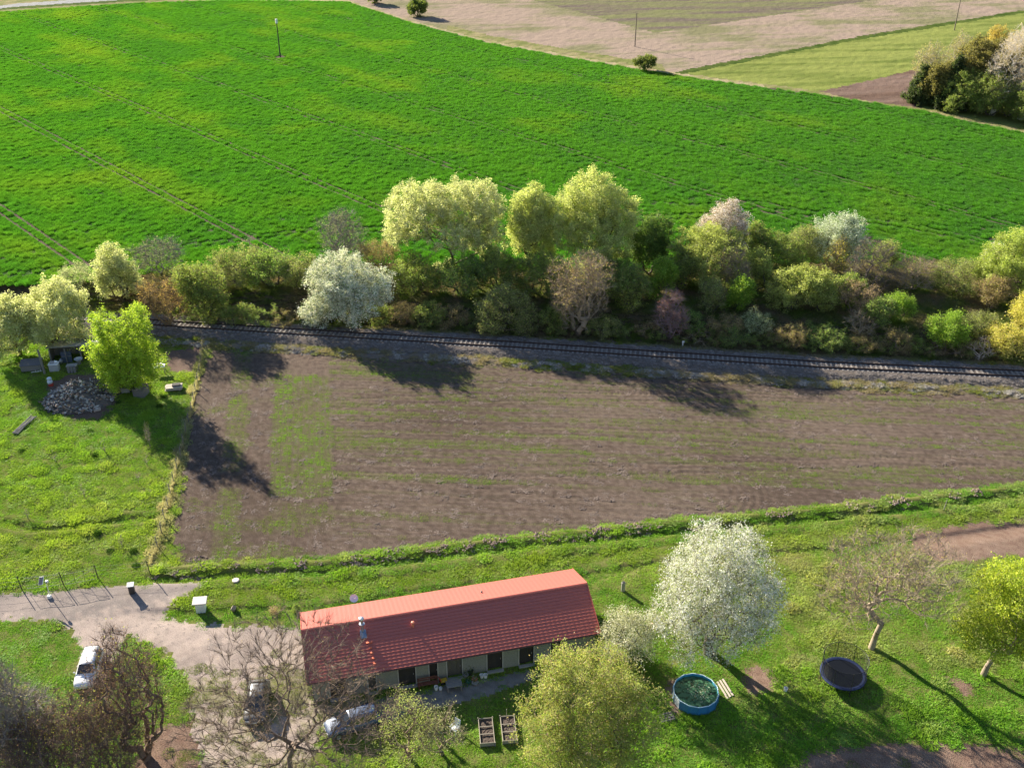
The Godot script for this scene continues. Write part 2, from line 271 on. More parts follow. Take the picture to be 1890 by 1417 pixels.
# collects triangles; faces are given counter-clockwise as seen from outside
class MB:
	var v := PackedVector3Array()
	var n := PackedVector3Array()
	var c := PackedColorArray()
	var i := PackedInt32Array()
	var col := Color.WHITE
	func tri(a: Vector3, b: Vector3, d: Vector3) -> void:
		var nn := (b - a).cross(d - a).normalized()
		var k := v.size()
		v.append(a); v.append(b); v.append(d)
		n.append(nn); n.append(nn); n.append(nn)
		c.append(col); c.append(col); c.append(col)
		i.append(k); i.append(k + 2); i.append(k + 1)
	func quad(a: Vector3, b: Vector3, d: Vector3, e: Vector3) -> void:
		var nn := (d - a).cross(e - b).normalized()
		var k := v.size()
		v.append(a); v.append(b); v.append(d); v.append(e)
		for q in 4:
			n.append(nn); c.append(col)
		i.append(k); i.append(k + 2); i.append(k + 1)
		i.append(k); i.append(k + 3); i.append(k + 2)
	func box(at: Vector3, s: Vector3, b := Basis.IDENTITY, bev := 0.0) -> void:
		var h := s * 0.5
		if bev <= 0.0:
			var p := []
			for q in 8:
				p.append(at + b * Vector3(h.x if q & 1 else -h.x, h.y if q & 2 else -h.y, h.z if q & 4 else -h.z))
			quad(p[4], p[5], p[7], p[6]); quad(p[1], p[0], p[2], p[3]); quad(p[5], p[1], p[3], p[7])
			quad(p[0], p[4], p[6], p[2]); quad(p[6], p[7], p[3], p[2]); quad(p[0], p[1], p[5], p[4])
			return
		# chamfered upper and side edges: three rings
		var rings := [[-h.y, 0.0], [h.y - bev, 0.0], [h.y, bev]]
		var prev := []
		for r in rings:
			var ring := []
			var x: float = h.x - r[1]
			var z: float = h.z - r[1]
			for q in [Vector2(x - bev, z), Vector2(x, z - bev), Vector2(x, -z + bev), Vector2(x - bev, -z), Vector2(-x + bev, -z), Vector2(-x, -z + bev), Vector2(-x, z - bev), Vector2(-x + bev, z)]:
				ring.append(at + b * Vector3(q.x, r[0], q.y))
			if prev:
				for q in 8:
					quad(prev[q], prev[(q + 1) % 8], ring[(q + 1) % 8], ring[q])
			prev = ring
		for q in range(1, 7):
			tri(prev[0], prev[q], prev[q + 1])
	func tube(a: Vector3, b: Vector3, ra: float, rb: float, sides := 6, caps := false) -> void:
		var d := b - a
		if d.length_squared() < 1e-8:
			return
		d = d.normalized()
		var x := d.cross(Vector3.RIGHT if absf(d.x) < 0.8 else Vector3.UP).normalized()
		var y := d.cross(x)
		var k := v.size()
		for s in sides:
			var t := TAU * s / sides
			var r := x * cos(t) + y * sin(t)
			v.append(a + r * ra); n.append(r); c.append(col)
			v.append(b + r * rb); n.append(r); c.append(col)
		for s in sides:
			var p := k + 2 * s
			var q := k + 2 * ((s + 1) % sides)
			i.append(p); i.append(p + 1); i.append(q)
			i.append(p + 1); i.append(q + 1); i.append(q)
		if caps:
			for s in range(1, sides - 1):
				tri(v[k + 1], v[k + 1 + 2 * s], v[k + 3 + 2 * s])
				tri(v[k], v[k + 2 + 2 * s], v[k + 2 * s])
	func ring(at: Vector3, r: float, thick: float, sides := 24, round_ := 5) -> void:
		for s in sides:
			var t0 := TAU * s / sides
			var t1 := TAU * (s + 1) / sides
			tube(at + Vector3(cos(t0), 0, sin(t0)) * r, at + Vector3(cos(t1), 0, sin(t1)) * r, thick, thick, round_)
	func lathe(prof: PackedVector2Array, sides := 16, at := Vector3.ZERO) -> void:
		# profile of (radius, height), bottom to top, outside
		for q in prof.size() - 1:
			for s in sides:
				var t0 := TAU * s / sides
				var t1 := TAU * (s + 1) / sides
				var a0 := Vector3(cos(t0), 0, -sin(t0))
				var a1 := Vector3(cos(t1), 0, -sin(t1))
				var p := prof[q]
				var w := prof[q + 1]
				if p.x < 1e-4:
					tri(at + Vector3(0, p.y, 0), at + a1 * w.x + Vector3(0, w.y, 0), at + a0 * w.x + Vector3(0, w.y, 0))
				elif w.x < 1e-4:
					tri(at + a0 * p.x + Vector3(0, p.y, 0), at + a1 * p.x + Vector3(0, p.y, 0), at + Vector3(0, w.y, 0))
				else:
					quad(at + a0 * p.x + Vector3(0, p.y, 0), at + a1 * p.x + Vector3(0, p.y, 0), at + a1 * w.x + Vector3(0, w.y, 0), at + a0 * w.x + Vector3(0, w.y, 0))
	func stone(at: Vector3, s: Vector3, rg: RandomNumberGenerator) -> void:
		# an uneven lump of eight faces
		var b := Basis(Vector3.UP, rg.randf() * TAU)
		var p := []
		for q in [Vector3(1, 0, 0), Vector3(0, 0, -1), Vector3(-1, 0, 0), Vector3(0, 0, 1)]:
			p.append(at + b * (q * s * rg.randf_range(0.75, 1.2) + Vector3(0, s.y * rg.randf_range(-0.25, 0.25), 0)))
		var top := at + Vector3(rg.randf_range(-0.3, 0.3) * s.x, s.y * rg.randf_range(0.8, 1.1), rg.randf_range(-0.3, 0.3) * s.z)
		var low := at - Vector3(0, s.y, 0)
		for q in 4:
			tri(p[q], p[(q + 1) % 4], top)
			tri(p[(q + 1) % 4], p[q], low)
	func done(flat := false) -> ArrayMesh:
		var a := []
		a.resize(Mesh.ARRAY_MAX)
		a[Mesh.ARRAY_VERTEX] = v
		if not flat:
			a[Mesh.ARRAY_NORMAL] = n
		a[Mesh.ARRAY_COLOR] = c
		a[Mesh.ARRAY_INDEX] = i
		var m := ArrayMesh.new()
		if v.size():
			m.add_surface_from_arrays(Mesh.PRIMITIVE_TRIANGLES, a)
		return m

func boxm(s: Vector3, bev := 0.0, at := Vector3.ZERO, b := Basis.IDENTITY) -> ArrayMesh:
	var q := MB.new()
	q.box(at, s, b, bev)
	return q.done()

func tubem(a: Vector3, b: Vector3, ra: float, rb: float, sides := 8) -> ArrayMesh:
	var q := MB.new()
	q.tube(a, b, ra, rb, sides, true)
	return q.done()

func lathem(prof: Array, sides := 16) -> ArrayMesh:
	var q := MB.new()
	q.lathe(PackedVector2Array(prof), sides)
	return q.done()

# a grid of points skinned with smooth normals; rows[r][c]
func skin(grid: Array, closed := false) -> ArrayMesh:
	var st := SurfaceTool.new()
	st.begin(Mesh.PRIMITIVE_TRIANGLES)
	st.set_smooth_group(1)
	var w: int = grid[0].size()
	for r in grid:
		for p in r:
			st.add_vertex(p)
	for r in grid.size() - 1:
		for q in (w if closed else w - 1):
			var a: int = r * w + q
			var b: int = r * w + (q + 1) % w
			st.add_index(a); st.add_index(a + w); st.add_index(b)
			st.add_index(b); st.add_index(a + w); st.add_index(b + w)
	st.generate_normals()
	return st.commit()

# ------------------------------------------------------------------ the lie of the land
func line_y(line: PackedVector2Array, x: float) -> float:
	if x <= line[0].x:
		return line[0].y + (x - line[0].x) * (line[1].y - line[0].y) / (line[1].x - line[0].x)
	for q in line.size() - 1:
		if x <= line[q + 1].x:
			return lerpf(line[q].y, line[q + 1].y, (x - line[q].x) / (line[q + 1].x - line[q].x))
	var e := line.size() - 1
	return line[e].y + (x - line[e].x) * (line[e].y - line[e - 1].y) / (line[e].x - line[e - 1].x)

func near_line(line: PackedVector2Array, p: Vector2) -> float:
	var best := 1e9
	for q in line.size() - 1:
		best = minf(best, p.distance_squared_to(Geometry2D.get_closest_point_to_segment(p, line[q], line[q + 1])))
	return sqrt(best)

var rail_dir := 0.13
func rail_off(x: float, z: float) -> float:   # metres towards the yard from the middle of the track
	return (z - line_y(RAIL, x)) * 0.99

var edge_line: PackedVector2Array   # the near edge of the seeded field, left to right
var left_line: PackedVector2Array

func edge_off(x: float, z: float) -> float:   # metres on the yard side of the field's near edge
	return (z - line_y(edge_line, x)) * 0.985

func height(x: float, z: float) -> float:
	if z < -160.0:
		return 2.0
	var r := rail_off(x, z)
	var h := 0.0
	if r > -7.0 and r < 6.5:
		if absf(r) < 1.75:
			return 0.51 + n_fine.get_noise_2d(x * 3.0, z * 3.0) * 0.02
		if r > 0.0:
			var t := clampf((r - 1.75) / 2.2, 0.0, 1.0)
			h = 0.5 * (1.0 - t * t * (3.0 - 2.0 * t))
			if r > 3.0:
				h += 0.22 * exp(-pow((r - 4.1 - n_mid.get_noise_2d(x, 5.0) * 0.7) / 0.5, 2.0))
			h += n_fine.get_noise_2d(x * 2.0, z * 2.0) * 0.10
		else:
			var t := clampf((-r - 1.75) / 2.0, 0.0, 1.0)
			h = 0.5 * (1.0 - t) + n_fine.get_noise_2d(x * 2.0, z * 2.0) * 0.08 + 2.0 * smoothstep(3.8, 9.5, -r)
		return h
	if r <= -7.0:
		return n_mid.get_noise_2d(x, z) * 0.12 + 2.0 * smoothstep(3.8, 9.5, -r)
	var e := edge_off(x, z)
	if e < 0.0 and x > -52.0 and Geometry2D.is_point_in_polygon(Vector2(x, z), FIELD):
		return n_mid.get_noise_2d(x * 0.4, z * 0.4) * 0.10 + rows(x, z) + n_fine.get_noise_2d(x * 4.0, z * 4.0) * 0.022
	h = n_mid.get_noise_2d(x, z) * 0.10 + n_fine.get_noise_2d(x, z) * 0.03
	if x > -36.0 and e > -0.4 and e < 9.0:
		var wob := n_mid.get_noise_2d(x * 0.5, 3.0) * 0.5
		var k := clampf((x + 36.0) / 4.0, 0.0, 1.0)
		h += k * (0.30 * exp(-pow((e - 0.7) / 0.55, 2.0)) - 0.36 * exp(-pow((e - 1.9 - wob * 0.4) / 0.38, 2.0)) + 0.10 * exp(-pow((e - 3.0) / 0.6, 2.0)))
		if e > 4.0:
			h -= k * 0.16 * smoothstep(0.0, 0.35, e - 6.0 - wob) * (1.0 - smoothstep(0.5, 2.6, e - 6.0 - wob))
	if x < -33.0 and z > -92.0:
		var d := near_line(TRENCH, Vector2(x, z))
		if d < 2.0:
			h += -0.25 * exp(-pow(d / 0.45, 2.0)) + (0.15 if z < -90.0 else 0.1) * exp(-pow((d - 1.0) / 0.4, 2.0))
	return h

func block(x: float, z: float) -> float:
	return x - 0.178 * (z + 113.4)

func rows(x: float, z: float) -> float:
	# furrows of the seed drill and the wheel marks across it
	var u := block(x, z)
	if u < -23.3:
		return 0.030 * sin((u + 0.25 * n_wide.get_noise_2d(x * 2.0, z * 2.0)) * TAU / 0.62) * (1.0 if u > -30.2 else 0.7)
	var bend := z - 0.075 * x + 0.9 * sin(x * 0.045) + 0.25 * n_wide.get_noise_2d(x * 1.2, z * 1.2)
	var h := 0.022 * sin(bend * TAU / 0.75)
	for k in 5:
		var c: float = -87.2 - 6.3 * k + [0.10, 0.02, 0.13, -0.06, 0.09][k] * x + 1.6 * sin(x * 0.05 + k * 1.7)
		for w in [-0.9, 0.9]:
			var d := absf(z - c - w)
			if d < 0.4:
				h -= 0.09 * (1.0 - d / 0.4) * (0.55 + 0.45 * sin((x + z * 0.5) * TAU / 0.7))
	# the turning circle
	var rr := Vector2(x - 19.5, (z + 88.0) * 1.0).length()
	if x > 17.0 and z > -96.0 and rr > 3.0 and rr < 8.0:
		h += 0.03 * sin(rr * TAU / 0.8)
	return h

func zone(x: float, z: float) -> int:
	# 0 grass, 1 dirt road, 2 seeded field, 3 railway bed, 4 bare soil, 5 hedge floor, 6 paved strip
	var j := Vector2(n_fine.get_noise_2d(x * 1.5, z * 1.5), n_fine.get_noise_2d(x * 1.5 + 70.0, z * 1.5)) * 0.7
	var p := Vector2(x, z) + j
	var r := rail_off(p.x, p.y)
	if r < 5.2:
		if r > -3.6:
			return 3
		return 5
	if p.x < -28.0 or edge_off(p.x, p.y) < 1.0:
		if Geometry2D.is_point_in_polygon(p, FIELD):
			return 2
	if p.y > -84.0 and p.x < -8.0 and Geometry2D.is_point_in_polygon(p, ROAD):
		return 1
	if Geometry2D.is_point_in_polygon(Vector2(x, z), PATIO):
		return 6
	for s in SOILS:
		if Geometry2D.is_point_in_polygon(p, s):
			return 4
	return 0

func sprout(x: float, z: float) -> float:
	# how thick the young plants stand, 0 to 1
	var u := block(x, z)
	var n := n_wide.get_noise_2d(x * 1.6, z * 6.0 - x * 0.5)
	var thin := n_wide.get_noise_2d(x * 0.7 + 90.0, (z - 0.075 * x) * 22.0)
	var s := 0.16 + 0.35 * n + 1.0 * thin
	if z > -89.5 + 0.05 * x:
		s -= 0.40
	if u < -30.2:
		s = -0.12 + 0.8 * n + (0.55 if u < -33.2 and u > -35.6 else 0.0)
	elif u < -23.4:
		var v := n_wide.get_noise_2d(u * 9.0, z * 3.0)
		s = 0.72 + 0.7 * v + (0.3 if u < -28.0 else 0.0) if z > -112.8 and z < -87.0 else 0.1 + n
	var b := z - 0.09 * x
	for k in [[-111.0, 0.45, 0.7], [-104.6, 0.5, 0.6], [-101.4, 0.4, 0.5], [-96.5, 0.7, 1.3], [-92.8, 0.5, 0.6]]:
		s += 0.42 * k[2] * exp(-pow((b - k[0] - 0.9 * sin(x * 0.06)) / k[1], 2.0)) * (0.6 + n_wide.get_noise_2d(x * 2.0, k[0]))
	return clampf(s, 0.0, 1.0)

func reach(z: float) -> float:   # half the width of ground that is laid out at that distance
	return 25.0 + 0.44 * absf(z)

# ------------------------------------------------------------------ ground sheets
func ground_color(k: int, x: float, z: float) -> Color:
	var f: float = n_fine.get_noise_2d(x * 2.0, z * 2.0)
	var m: float = n_mid.get_noise_2d(x, z)
	var w: float = n_wide.get_noise_2d(x, z)
	var c: Color
	match k:
		0:
			c = Color(0.12, 0.145, 0.035).lerp(Color(0.20, 0.17, 0.085), clampf(0.25 + f * 0.6 + m * 0.4, 0.0, 1.0))
		1:
			c = Color(0.37, 0.305, 0.265).lerp(Color(0.20, 0.165, 0.145), clampf(0.25 + m * 0.9 + f * 0.45, 0.0, 1.0))
			# darker metalled stretch along the fence
			var grey := 1.0 if -0.25 * (x + 30.0) - (z + 70.8) + f * 3.0 + m * 1.5 > 0.6 else 0.0
			c = c.lerp(Color(0.22, 0.195, 0.18), grey * 0.6)
			if z > -62.0:
				c = c.lerp(Color(0.19, 0.19, 0.08), clampf(0.4 + f * 0.9 + m * 0.9, 0.0, 0.8))
		2:
			c = Color(0.10, 0.075, 0.060).lerp(Color(0.175, 0.135, 0.108), clampf(0.45 + f * 0.9 + w * 0.6, 0.0, 1.0))
			c = c.lerp(Color(0.12, 0.14, 0.045), clampf(sprout(x, z) * 0.5, 0.0, 0.45))
		3:
			var r := rail_off(x, z)
			c = Color(0.20, 0.17, 0.15).lerp(Color(0.135, 0.115, 0.10), clampf(0.5 + f, 0.0, 1.0))
			if r > 2.8 + m * 0.8:
				c = c.lerp(Color(0.22, 0.18, 0.12), clampf(0.6 + m + f, 0.0, 0.9))
			elif r < -2.0 + m * 0.6:
				c = c.lerp(Color(0.27, 0.215, 0.165), clampf(0.45 + m + f, 0.0, 0.9))
		4:
			c = Color(0.19, 0.125, 0.095).lerp(Color(0.27, 0.195, 0.15), clampf(0.35 + f * 0.8 + m * 0.5, 0.0, 1.0))
			if z < -100.0:
				c = c.lerp(Color(0.13, 0.10, 0.085), 0.6)
		5:
			c = Color(0.085, 0.075, 0.045).lerp(Color(0.16, 0.125, 0.08), clampf(0.4 + f + m * 0.4, 0.0, 1.0))
		6:
			c = Color(0.23, 0.22, 0.205).lerp(Color(0.15, 0.142, 0.13), clampf(0.4 + f, 0.0, 1.0))
	return c

func ground_mat(key: String, freq: float, lo: float, hi: float, sc: float, bump: float, seed_: int) -> StandardMaterial3D:
	var m := mat(key, Color.WHITE, 1.0, 0.0, 0.08)
	m.vertex_color_use_as_albedo = true
	return grain(m, freq, lo, hi, sc, bump, seed_)

func sheets() -> void:
	const CELL := 0.25
	var z0 := -46.0
	var nrow := 372
	var names := ["lawn", "dirt_road", "seeded_field", "railway_bed", "bare_soil", "hedge_floor", "paved_strip"]
	var looks := [ground_mat("turf", 0.02, 0.75, 1.15, 0.45, 6.0, 3), ground_mat("packed dirt", 0.03, 0.8, 1.12, 0.5, 3.0, 4), ground_mat("tilth", 0.035, 0.62, 1.2, 0.55, 9.0, 5),
		ground_mat("ballast", 0.05, 0.6, 1.25, 0.6, 5.0, 6), ground_mat("dry soil", 0.03, 0.7, 1.15, 0.45, 7.0, 7), ground_mat("litter", 0.04, 0.6, 1.2, 0.5, 8.0, 8), ground_mat("paving", 0.03, 0.8, 1.1, 0.7, 1.5, 9)]
	var ncol := int(2.0 * reach(z0 - nrow * CELL) / CELL)
	var x0 := -ncol * CELL * 0.5
	var hs := PackedFloat32Array()
	hs.resize((ncol + 1) * (nrow + 1))
	var zn := PackedByteArray()
	zn.resize((ncol + 1) * (nrow + 1))
	for r in nrow + 1:
		var z := z0 - r * CELL
		var w := reach(z) + 1.0
		for q in ncol + 1:
			var x := x0 + q * CELL
			if absf(x) > w:
				zn[r * (ncol + 1) + q] = 255
				continue
			hs[r * (ncol + 1) + q] = height(x, z)
			zn[r * (ncol + 1) + q] = zone(x, z)
	var idx := []
	for k in 7:
		idx.append(PackedInt32Array())
	for r in nrow:
		var w := reach(z0 - r * CELL)
		for q in ncol:
			if absf(x0 + (q + 0.5) * CELL) > w:
				continue
			var a := r * (ncol + 1) + q
			var k := zn[a]
			if k > 6 or zn[a + 1] > 6 or zn[a + ncol + 1] > 6 or zn[a + ncol + 2] > 6:
				continue
			var l: PackedInt32Array = idx[k]
			l.append(a); l.append(a + ncol + 1); l.append(a + 1)
			l.append(a + 1); l.append(a + ncol + 1); l.append(a + ncol + 2)
			idx[k] = l
	for k in 7:
		var l: PackedInt32Array = idx[k]
		var remap := {}
		var v := PackedVector3Array()
		var n := PackedVector3Array()
		var c := PackedColorArray()
		for q in l.size():
			var a := l[q]
			if not remap.has(a):
				remap[a] = v.size()
				var col := a % (ncol + 1)
				var row := a / (ncol + 1)
				var x := x0 + col * CELL
				var z := z0 - row * CELL
				v.append(Vector3(x, hs[a], z))
				var hl := hs[a - 1] if col > 0 else hs[a]
				var hr := hs[a + 1] if col < ncol else hs[a]
				var hn := hs[a - ncol - 1] if row > 0 else hs[a]
				var hf := hs[a + ncol + 1] if row < nrow else hs[a]
				n.append(Vector3(hl - hr, 2.0 * CELL, hf - hn).normalized())
				c.append(ground_color(k, x, z))
			l[q] = remap[a]
		var arr := []
		arr.resize(Mesh.ARRAY_MAX)
		arr[Mesh.ARRAY_VERTEX] = v
		arr[Mesh.ARRAY_NORMAL] = n
		arr[Mesh.ARRAY_COLOR] = c
		arr[Mesh.ARRAY_INDEX] = l
		var me := ArrayMesh.new()
		me.add_surface_from_arrays(Mesh.PRIMITIVE_TRIANGLES, arr)
		var o := part(self, names[k], me, looks[k])
		tag(o, "", "", "", "structure")

var TOPL: PackedVector2Array

func far_zone(x: float, z: float) -> int:
	# 0 wheat, 1 stubble, 2 grey green field, 3 grass strip, 4 pale green field, 5 ploughed corner, 6 track, 7 far road, 8 rough grass beside the track
	var j: float = n_mid.get_noise_2d(x, z) * 0.8
	var top := line_y(TOPL, x)
	var d := top - z + j * 0.4   # metres beyond the wheat
	if d < 0.0:
		return 0
	if x < -70.0:
		return 7 if d > 9.0 and d < 16.0 else 3 if d > 4.0 and d < 9.0 else 8
	var across := d * 0.75
	if x < 62.0:
		if across < 2.2:
			return 6
		if across < 8.0 and x > -20.0 and x < 40.0:
			return 8
	var sl := line_y(STRIP, x)
	if x > 40.0:
		if z > sl + 1.6 + j:
			if Geometry2D.is_point_in_polygon(Vector2(x, z), SOILTRI):
				return 5
			return 8 if across < 3.0 else 4
		if z > sl - 2.2 + j:
			return 3
	if x > -10.0 and z < line_y(FARLINE, x):
		return 2
	return 1

func far_color(k: int, x: float, z: float) -> Color:
	var f: float = n_mid.get_noise_2d(x * 1.3, z * 1.3)
	var w: float = n_wide.get_noise_2d(x, z)
	var along: float = n_mid.get_noise_2d((x * 0.8 - z * 0.15) * 0.15, (z + 0.16 * x) * 1.1)
	match k:
		0:
			return Color(0.12, 0.093, 0.075)
		1:
			return Color(0.30, 0.235, 0.185).lerp(Color(0.17, 0.175, 0.085), clampf(0.22 + along * 0.8 + w * 1.3 + f * 0.3, 0.0, 0.85))
		2:
			return Color(0.175, 0.18, 0.085).lerp(Color(0.145, 0.115, 0.10), clampf(0.45 + along * 1.5 + f * 0.3, 0.0, 1.0))
		3:
			return Color(0.05, 0.085, 0.018).lerp(Color(0.09, 0.12, 0.03), 0.5 + f)
		4:
			return Color(0.22, 0.25, 0.07).lerp(Color(0.13, 0.165, 0.04), clampf(0.4 + along * 1.2 + f * 0.3, 0.0, 1.0))
		5:
			return Color(0.13, 0.088, 0.07).lerp(Color(0.19, 0.135, 0.11), clampf(0.4 + along * 1.5, 0.0, 1.0))
		6:
			return Color(0.36, 0.30, 0.19).lerp(Color(0.22, 0.22, 0.08), clampf(0.3 + f * 1.2, 0.0, 1.0))
		7:
			return Color(0.32, 0.32, 0.32)
	return Color(0.16, 0.18, 0.06).lerp(Color(0.28, 0.24, 0.13), clampf(0.4 + f * 1.3, 0.0, 1.0))

func far_sheets() -> void:
	const CELL := 1.1
	var z0 := -138.4
	var nrow := 290
	var names := ["wheat_ground", "stubble_field", "grey_green_field", "grass_strip", "pale_green_field", "ploughed_corner", "farm_track", "far_road", "rough_grass"]
	var look := ground_mat("far soil", 0.03, 0.72, 1.2, 0.16, 14.0, 12)
	var verts := {}
	for k in 9:
		verts[k] = [PackedVector3Array(), PackedColorArray()]
	for r in nrow:
		var z := z0 - r * CELL
		var w := 45.0 + 0.46 * absf(z)
		var nq := int(w / CELL)
		for q in range(-nq, nq):
			var x := q * CELL
			var k := far_zone(x + 0.5 * CELL, z - 0.5 * CELL)
			var rel := 0.0 if k == 0 or k > 5 else 0.10
			var p := []
			for d in [Vector2(0, 0), Vector2(CELL, 0), Vector2(CELL, -CELL), Vector2(0, -CELL)]:
				var xx: float = x + d.x
				var zz: float = z + d.y
				p.append(Vector3(xx, 2.02 + (n_mid.get_noise_2d(xx * 2.0, zz * 2.0) * 0.12 if r > 3 else -0.02), zz))
			var vs: PackedVector3Array = verts[k][0]
			var cs: PackedColorArray = verts[k][1]
			for t in [0, 2, 1, 0, 3, 2]:
				vs.append(p[t])
				cs.append(far_color(k, p[t].x, p[t].z))
			verts[k][0] = vs
			verts[k][1] = cs
	for k in 9:
		if verts[k][0].size() == 0:
			continue
		var arr := []
		arr.resize(Mesh.ARRAY_MAX)
		arr[Mesh.ARRAY_VERTEX] = verts[k][0]
		arr[Mesh.ARRAY_COLOR] = verts[k][1]
		var me := ArrayMesh.new()
		me.add_surface_from_arrays(Mesh.PRIMITIVE_TRIANGLES, arr)
		var o := part(self, names[k], me, look)
		tag(o, "", "", "", "structure")
	# the land goes on to the horizon
	var b := MB.new()
	b.quad(Vector3(-6000, -0.7, 6000), Vector3(6000, -0.7, 6000), Vector3(6000, -0.7, -6000), Vector3(-6000, -0.7, -6000))
	var g := part(self, "ground", b.done(), grain(mat("country", Color(0.13, 0.15, 0.06), 0.95), 0.01, 0.7, 1.2, 0.02, 0.0, 13))
	tag(g, "", "", "", "structure")

# ------------------------------------------------------------------ grass, wheat and seedlings
func blades(size: Vector2, n: int, h0: float, h1: float, w: float, lean: float, spread := 0.35, rows_ := 0.0, round_ := false) -> ArrayMesh:
	var b := MB.new()
	for k in n:
		var x := rf(-0.5, 0.5) * size.x
		var z := rf(-0.5, 0.5) * size.y
		if round_:
			var r0 := pow(rng.randf(), 0.6) * size.x * 0.62
			var a0 := rf(0, TAU)
			x = cos(a0) * r0
			z = sin(a0) * r0
		if rows_ > 0.0:
			z = (floorf(z / rows_) + 0.5) * rows_ + rf(-0.03, 0.03)
		var a := rf(0, TAU)
		var h := rf(h0, h1)
		var side := Vector3(cos(a), 0, sin(a)) * w * rf(0.6, 1.3) * 0.5
		var d := rf(0, TAU)
		var out := Vector3(cos(d), 0, sin(d)) * h * rf(0.2, 1.0) * lean
		var t := rf(1.0 - spread, 1.0 + spread)
		b.col = Color(t * rf(0.9, 1.1), t, t * rf(0.8, 1.1))
		var at := Vector3(x, -0.02, z)
		b.tri(at - side, at + side, at + out + Vector3(0, h, 0))
	return b.done(true)

func leafy(key: String, rough := 0.6, back := 1.0) -> StandardMaterial3D:
	if mats.has(key):
		return mats[key]
	var m := mat(key, Color.WHITE, rough, 0.0, 0.35)
	m.vertex_color_use_as_albedo = true
	m.backlight_enabled = true
	m.backlight = Color(back, back, back * 0.8)
	return m

func spread_copies(called: String, mesh: Mesh, m: Material, xf: Array, cols: PackedColorArray, label: String, category: String) -> void:
	if xf.is_empty():
		return
	var mm := MultiMesh.new()
	mm.transform_format = MultiMesh.TRANSFORM_3D
	mm.use_colors = true
	mm.mesh = mesh
	mm.instance_count = xf.size()
	for k in xf.size():
		mm.set_instance_transform(k, xf[k])
		mm.set_instance_color(k, cols[k])
	var o := MultiMeshInstance3D.new()
	o.name = numbered(called)
	o.multimesh = mm
	o.material_override = m
	add_child(o)
	tag(o, label, category, "", "stuff")

func wheat() -> void:
	var ang := deg_to_rad(46.6)
	var u := Vector2(cos(ang), sin(ang))
	var v := Vector2(-sin(ang), cos(ang))
	var kinds := []
	for k in 3:
		kinds.append(blades(Vector2(1.05, 0.98), 230, 0.24, 0.55, 0.085, 0.75, 0.3, 0.125))
	var xf := [[], [], []]
	var cols := [PackedColorArray(), PackedColorArray(), PackedColorArray()]
	var strips := []
	for k in range(-12, 7):
		var c := -98.7 + 23.8 * k
		strips.append([c, 1.1])
		for s in 24:
			strips.append([c + 1.16 + 0.448 + s * 0.896, 1.0])
	for s in strips:
		for t in range(-420, 420):
			var p: Vector2 = v * (s[0] + rf(-0.06, 0.06)) + u * (t * 0.95 + rf(-0.1, 0.1))
			if p.y > -136.0 or p.y < -425.0 or absf(p.x) > 25.0 + 0.45 * absf(p.y):
				continue
			if p.y > line_y(WLOW, p.x) + n_mid.get_noise_2d(p.x, 0.0) or p.y < line_y(TOPL, p.x) + 0.6:
				continue
			var worn := false
			if p.y > -215.0 or p.y < -330.0:
				for l in HEADL:
					if near_line(l, p) < 0.45:
						worn = true
						break
			if p.distance_to(Vector2(-62.83,-284.57)) < 1.6:
				continue
			var f: float = n_fine.get_noise_2d(p.x * 0.8, p.y * 0.8)
			var m: float = n_mid.get_noise_2d(p.x * 0.35, p.y * 0.35)
			var w: float = n_wide.get_noise_2d(p.x * 0.8 + 40.0, p.y * 0.8)
			var along: float = n_wide.get_noise_2d(s[0] * 2.6, t * 0.18)
			var yel := clampf(-0.16 + w * 0.7 + m * 0.35 + along * 0.5 + (0.22 if p.x + n_wide.get_noise_2d(p.y, 9.0) * 40.0 < -50.0 else 0.0), 0.0, 1.0)
			var c := Color(0.09, 0.28, 0.024).lerp(Color(0.23, 0.37, 0.035), yel)
			c = c.lerp(Color(0.06, 0.22, 0.03), clampf(-m * 0.9 - along * 0.5 - f * 0.3, 0.0, 0.45)) * rf(0.88, 1.12)
			var k := rng.randi() % 3
			var sy := (0.85 + f * 0.5 + m * 0.2 + rf(-0.3, 0.35)) * (0.9 if s[1] < 1.0 else 1.0)
			if worn:
				sy *= 0.3
			var turn := -ang + (PI if rng.randf() < 0.5 else 0.0)
			xf[k].append(Transform3D(Basis(Vector3.UP, turn) * Basis.from_scale(Vector3(1, maxf(sy, 0.18), s[1])), Vector3(p.x, 2.0, p.y)))
			cols[k].append(c)
	for k in 3:
		spread_copies("wheat", kinds[k], leafy("wheat blade"), xf[k], cols[k], "young green wheat growing in drilled rows beyond the hedge", "wheat")

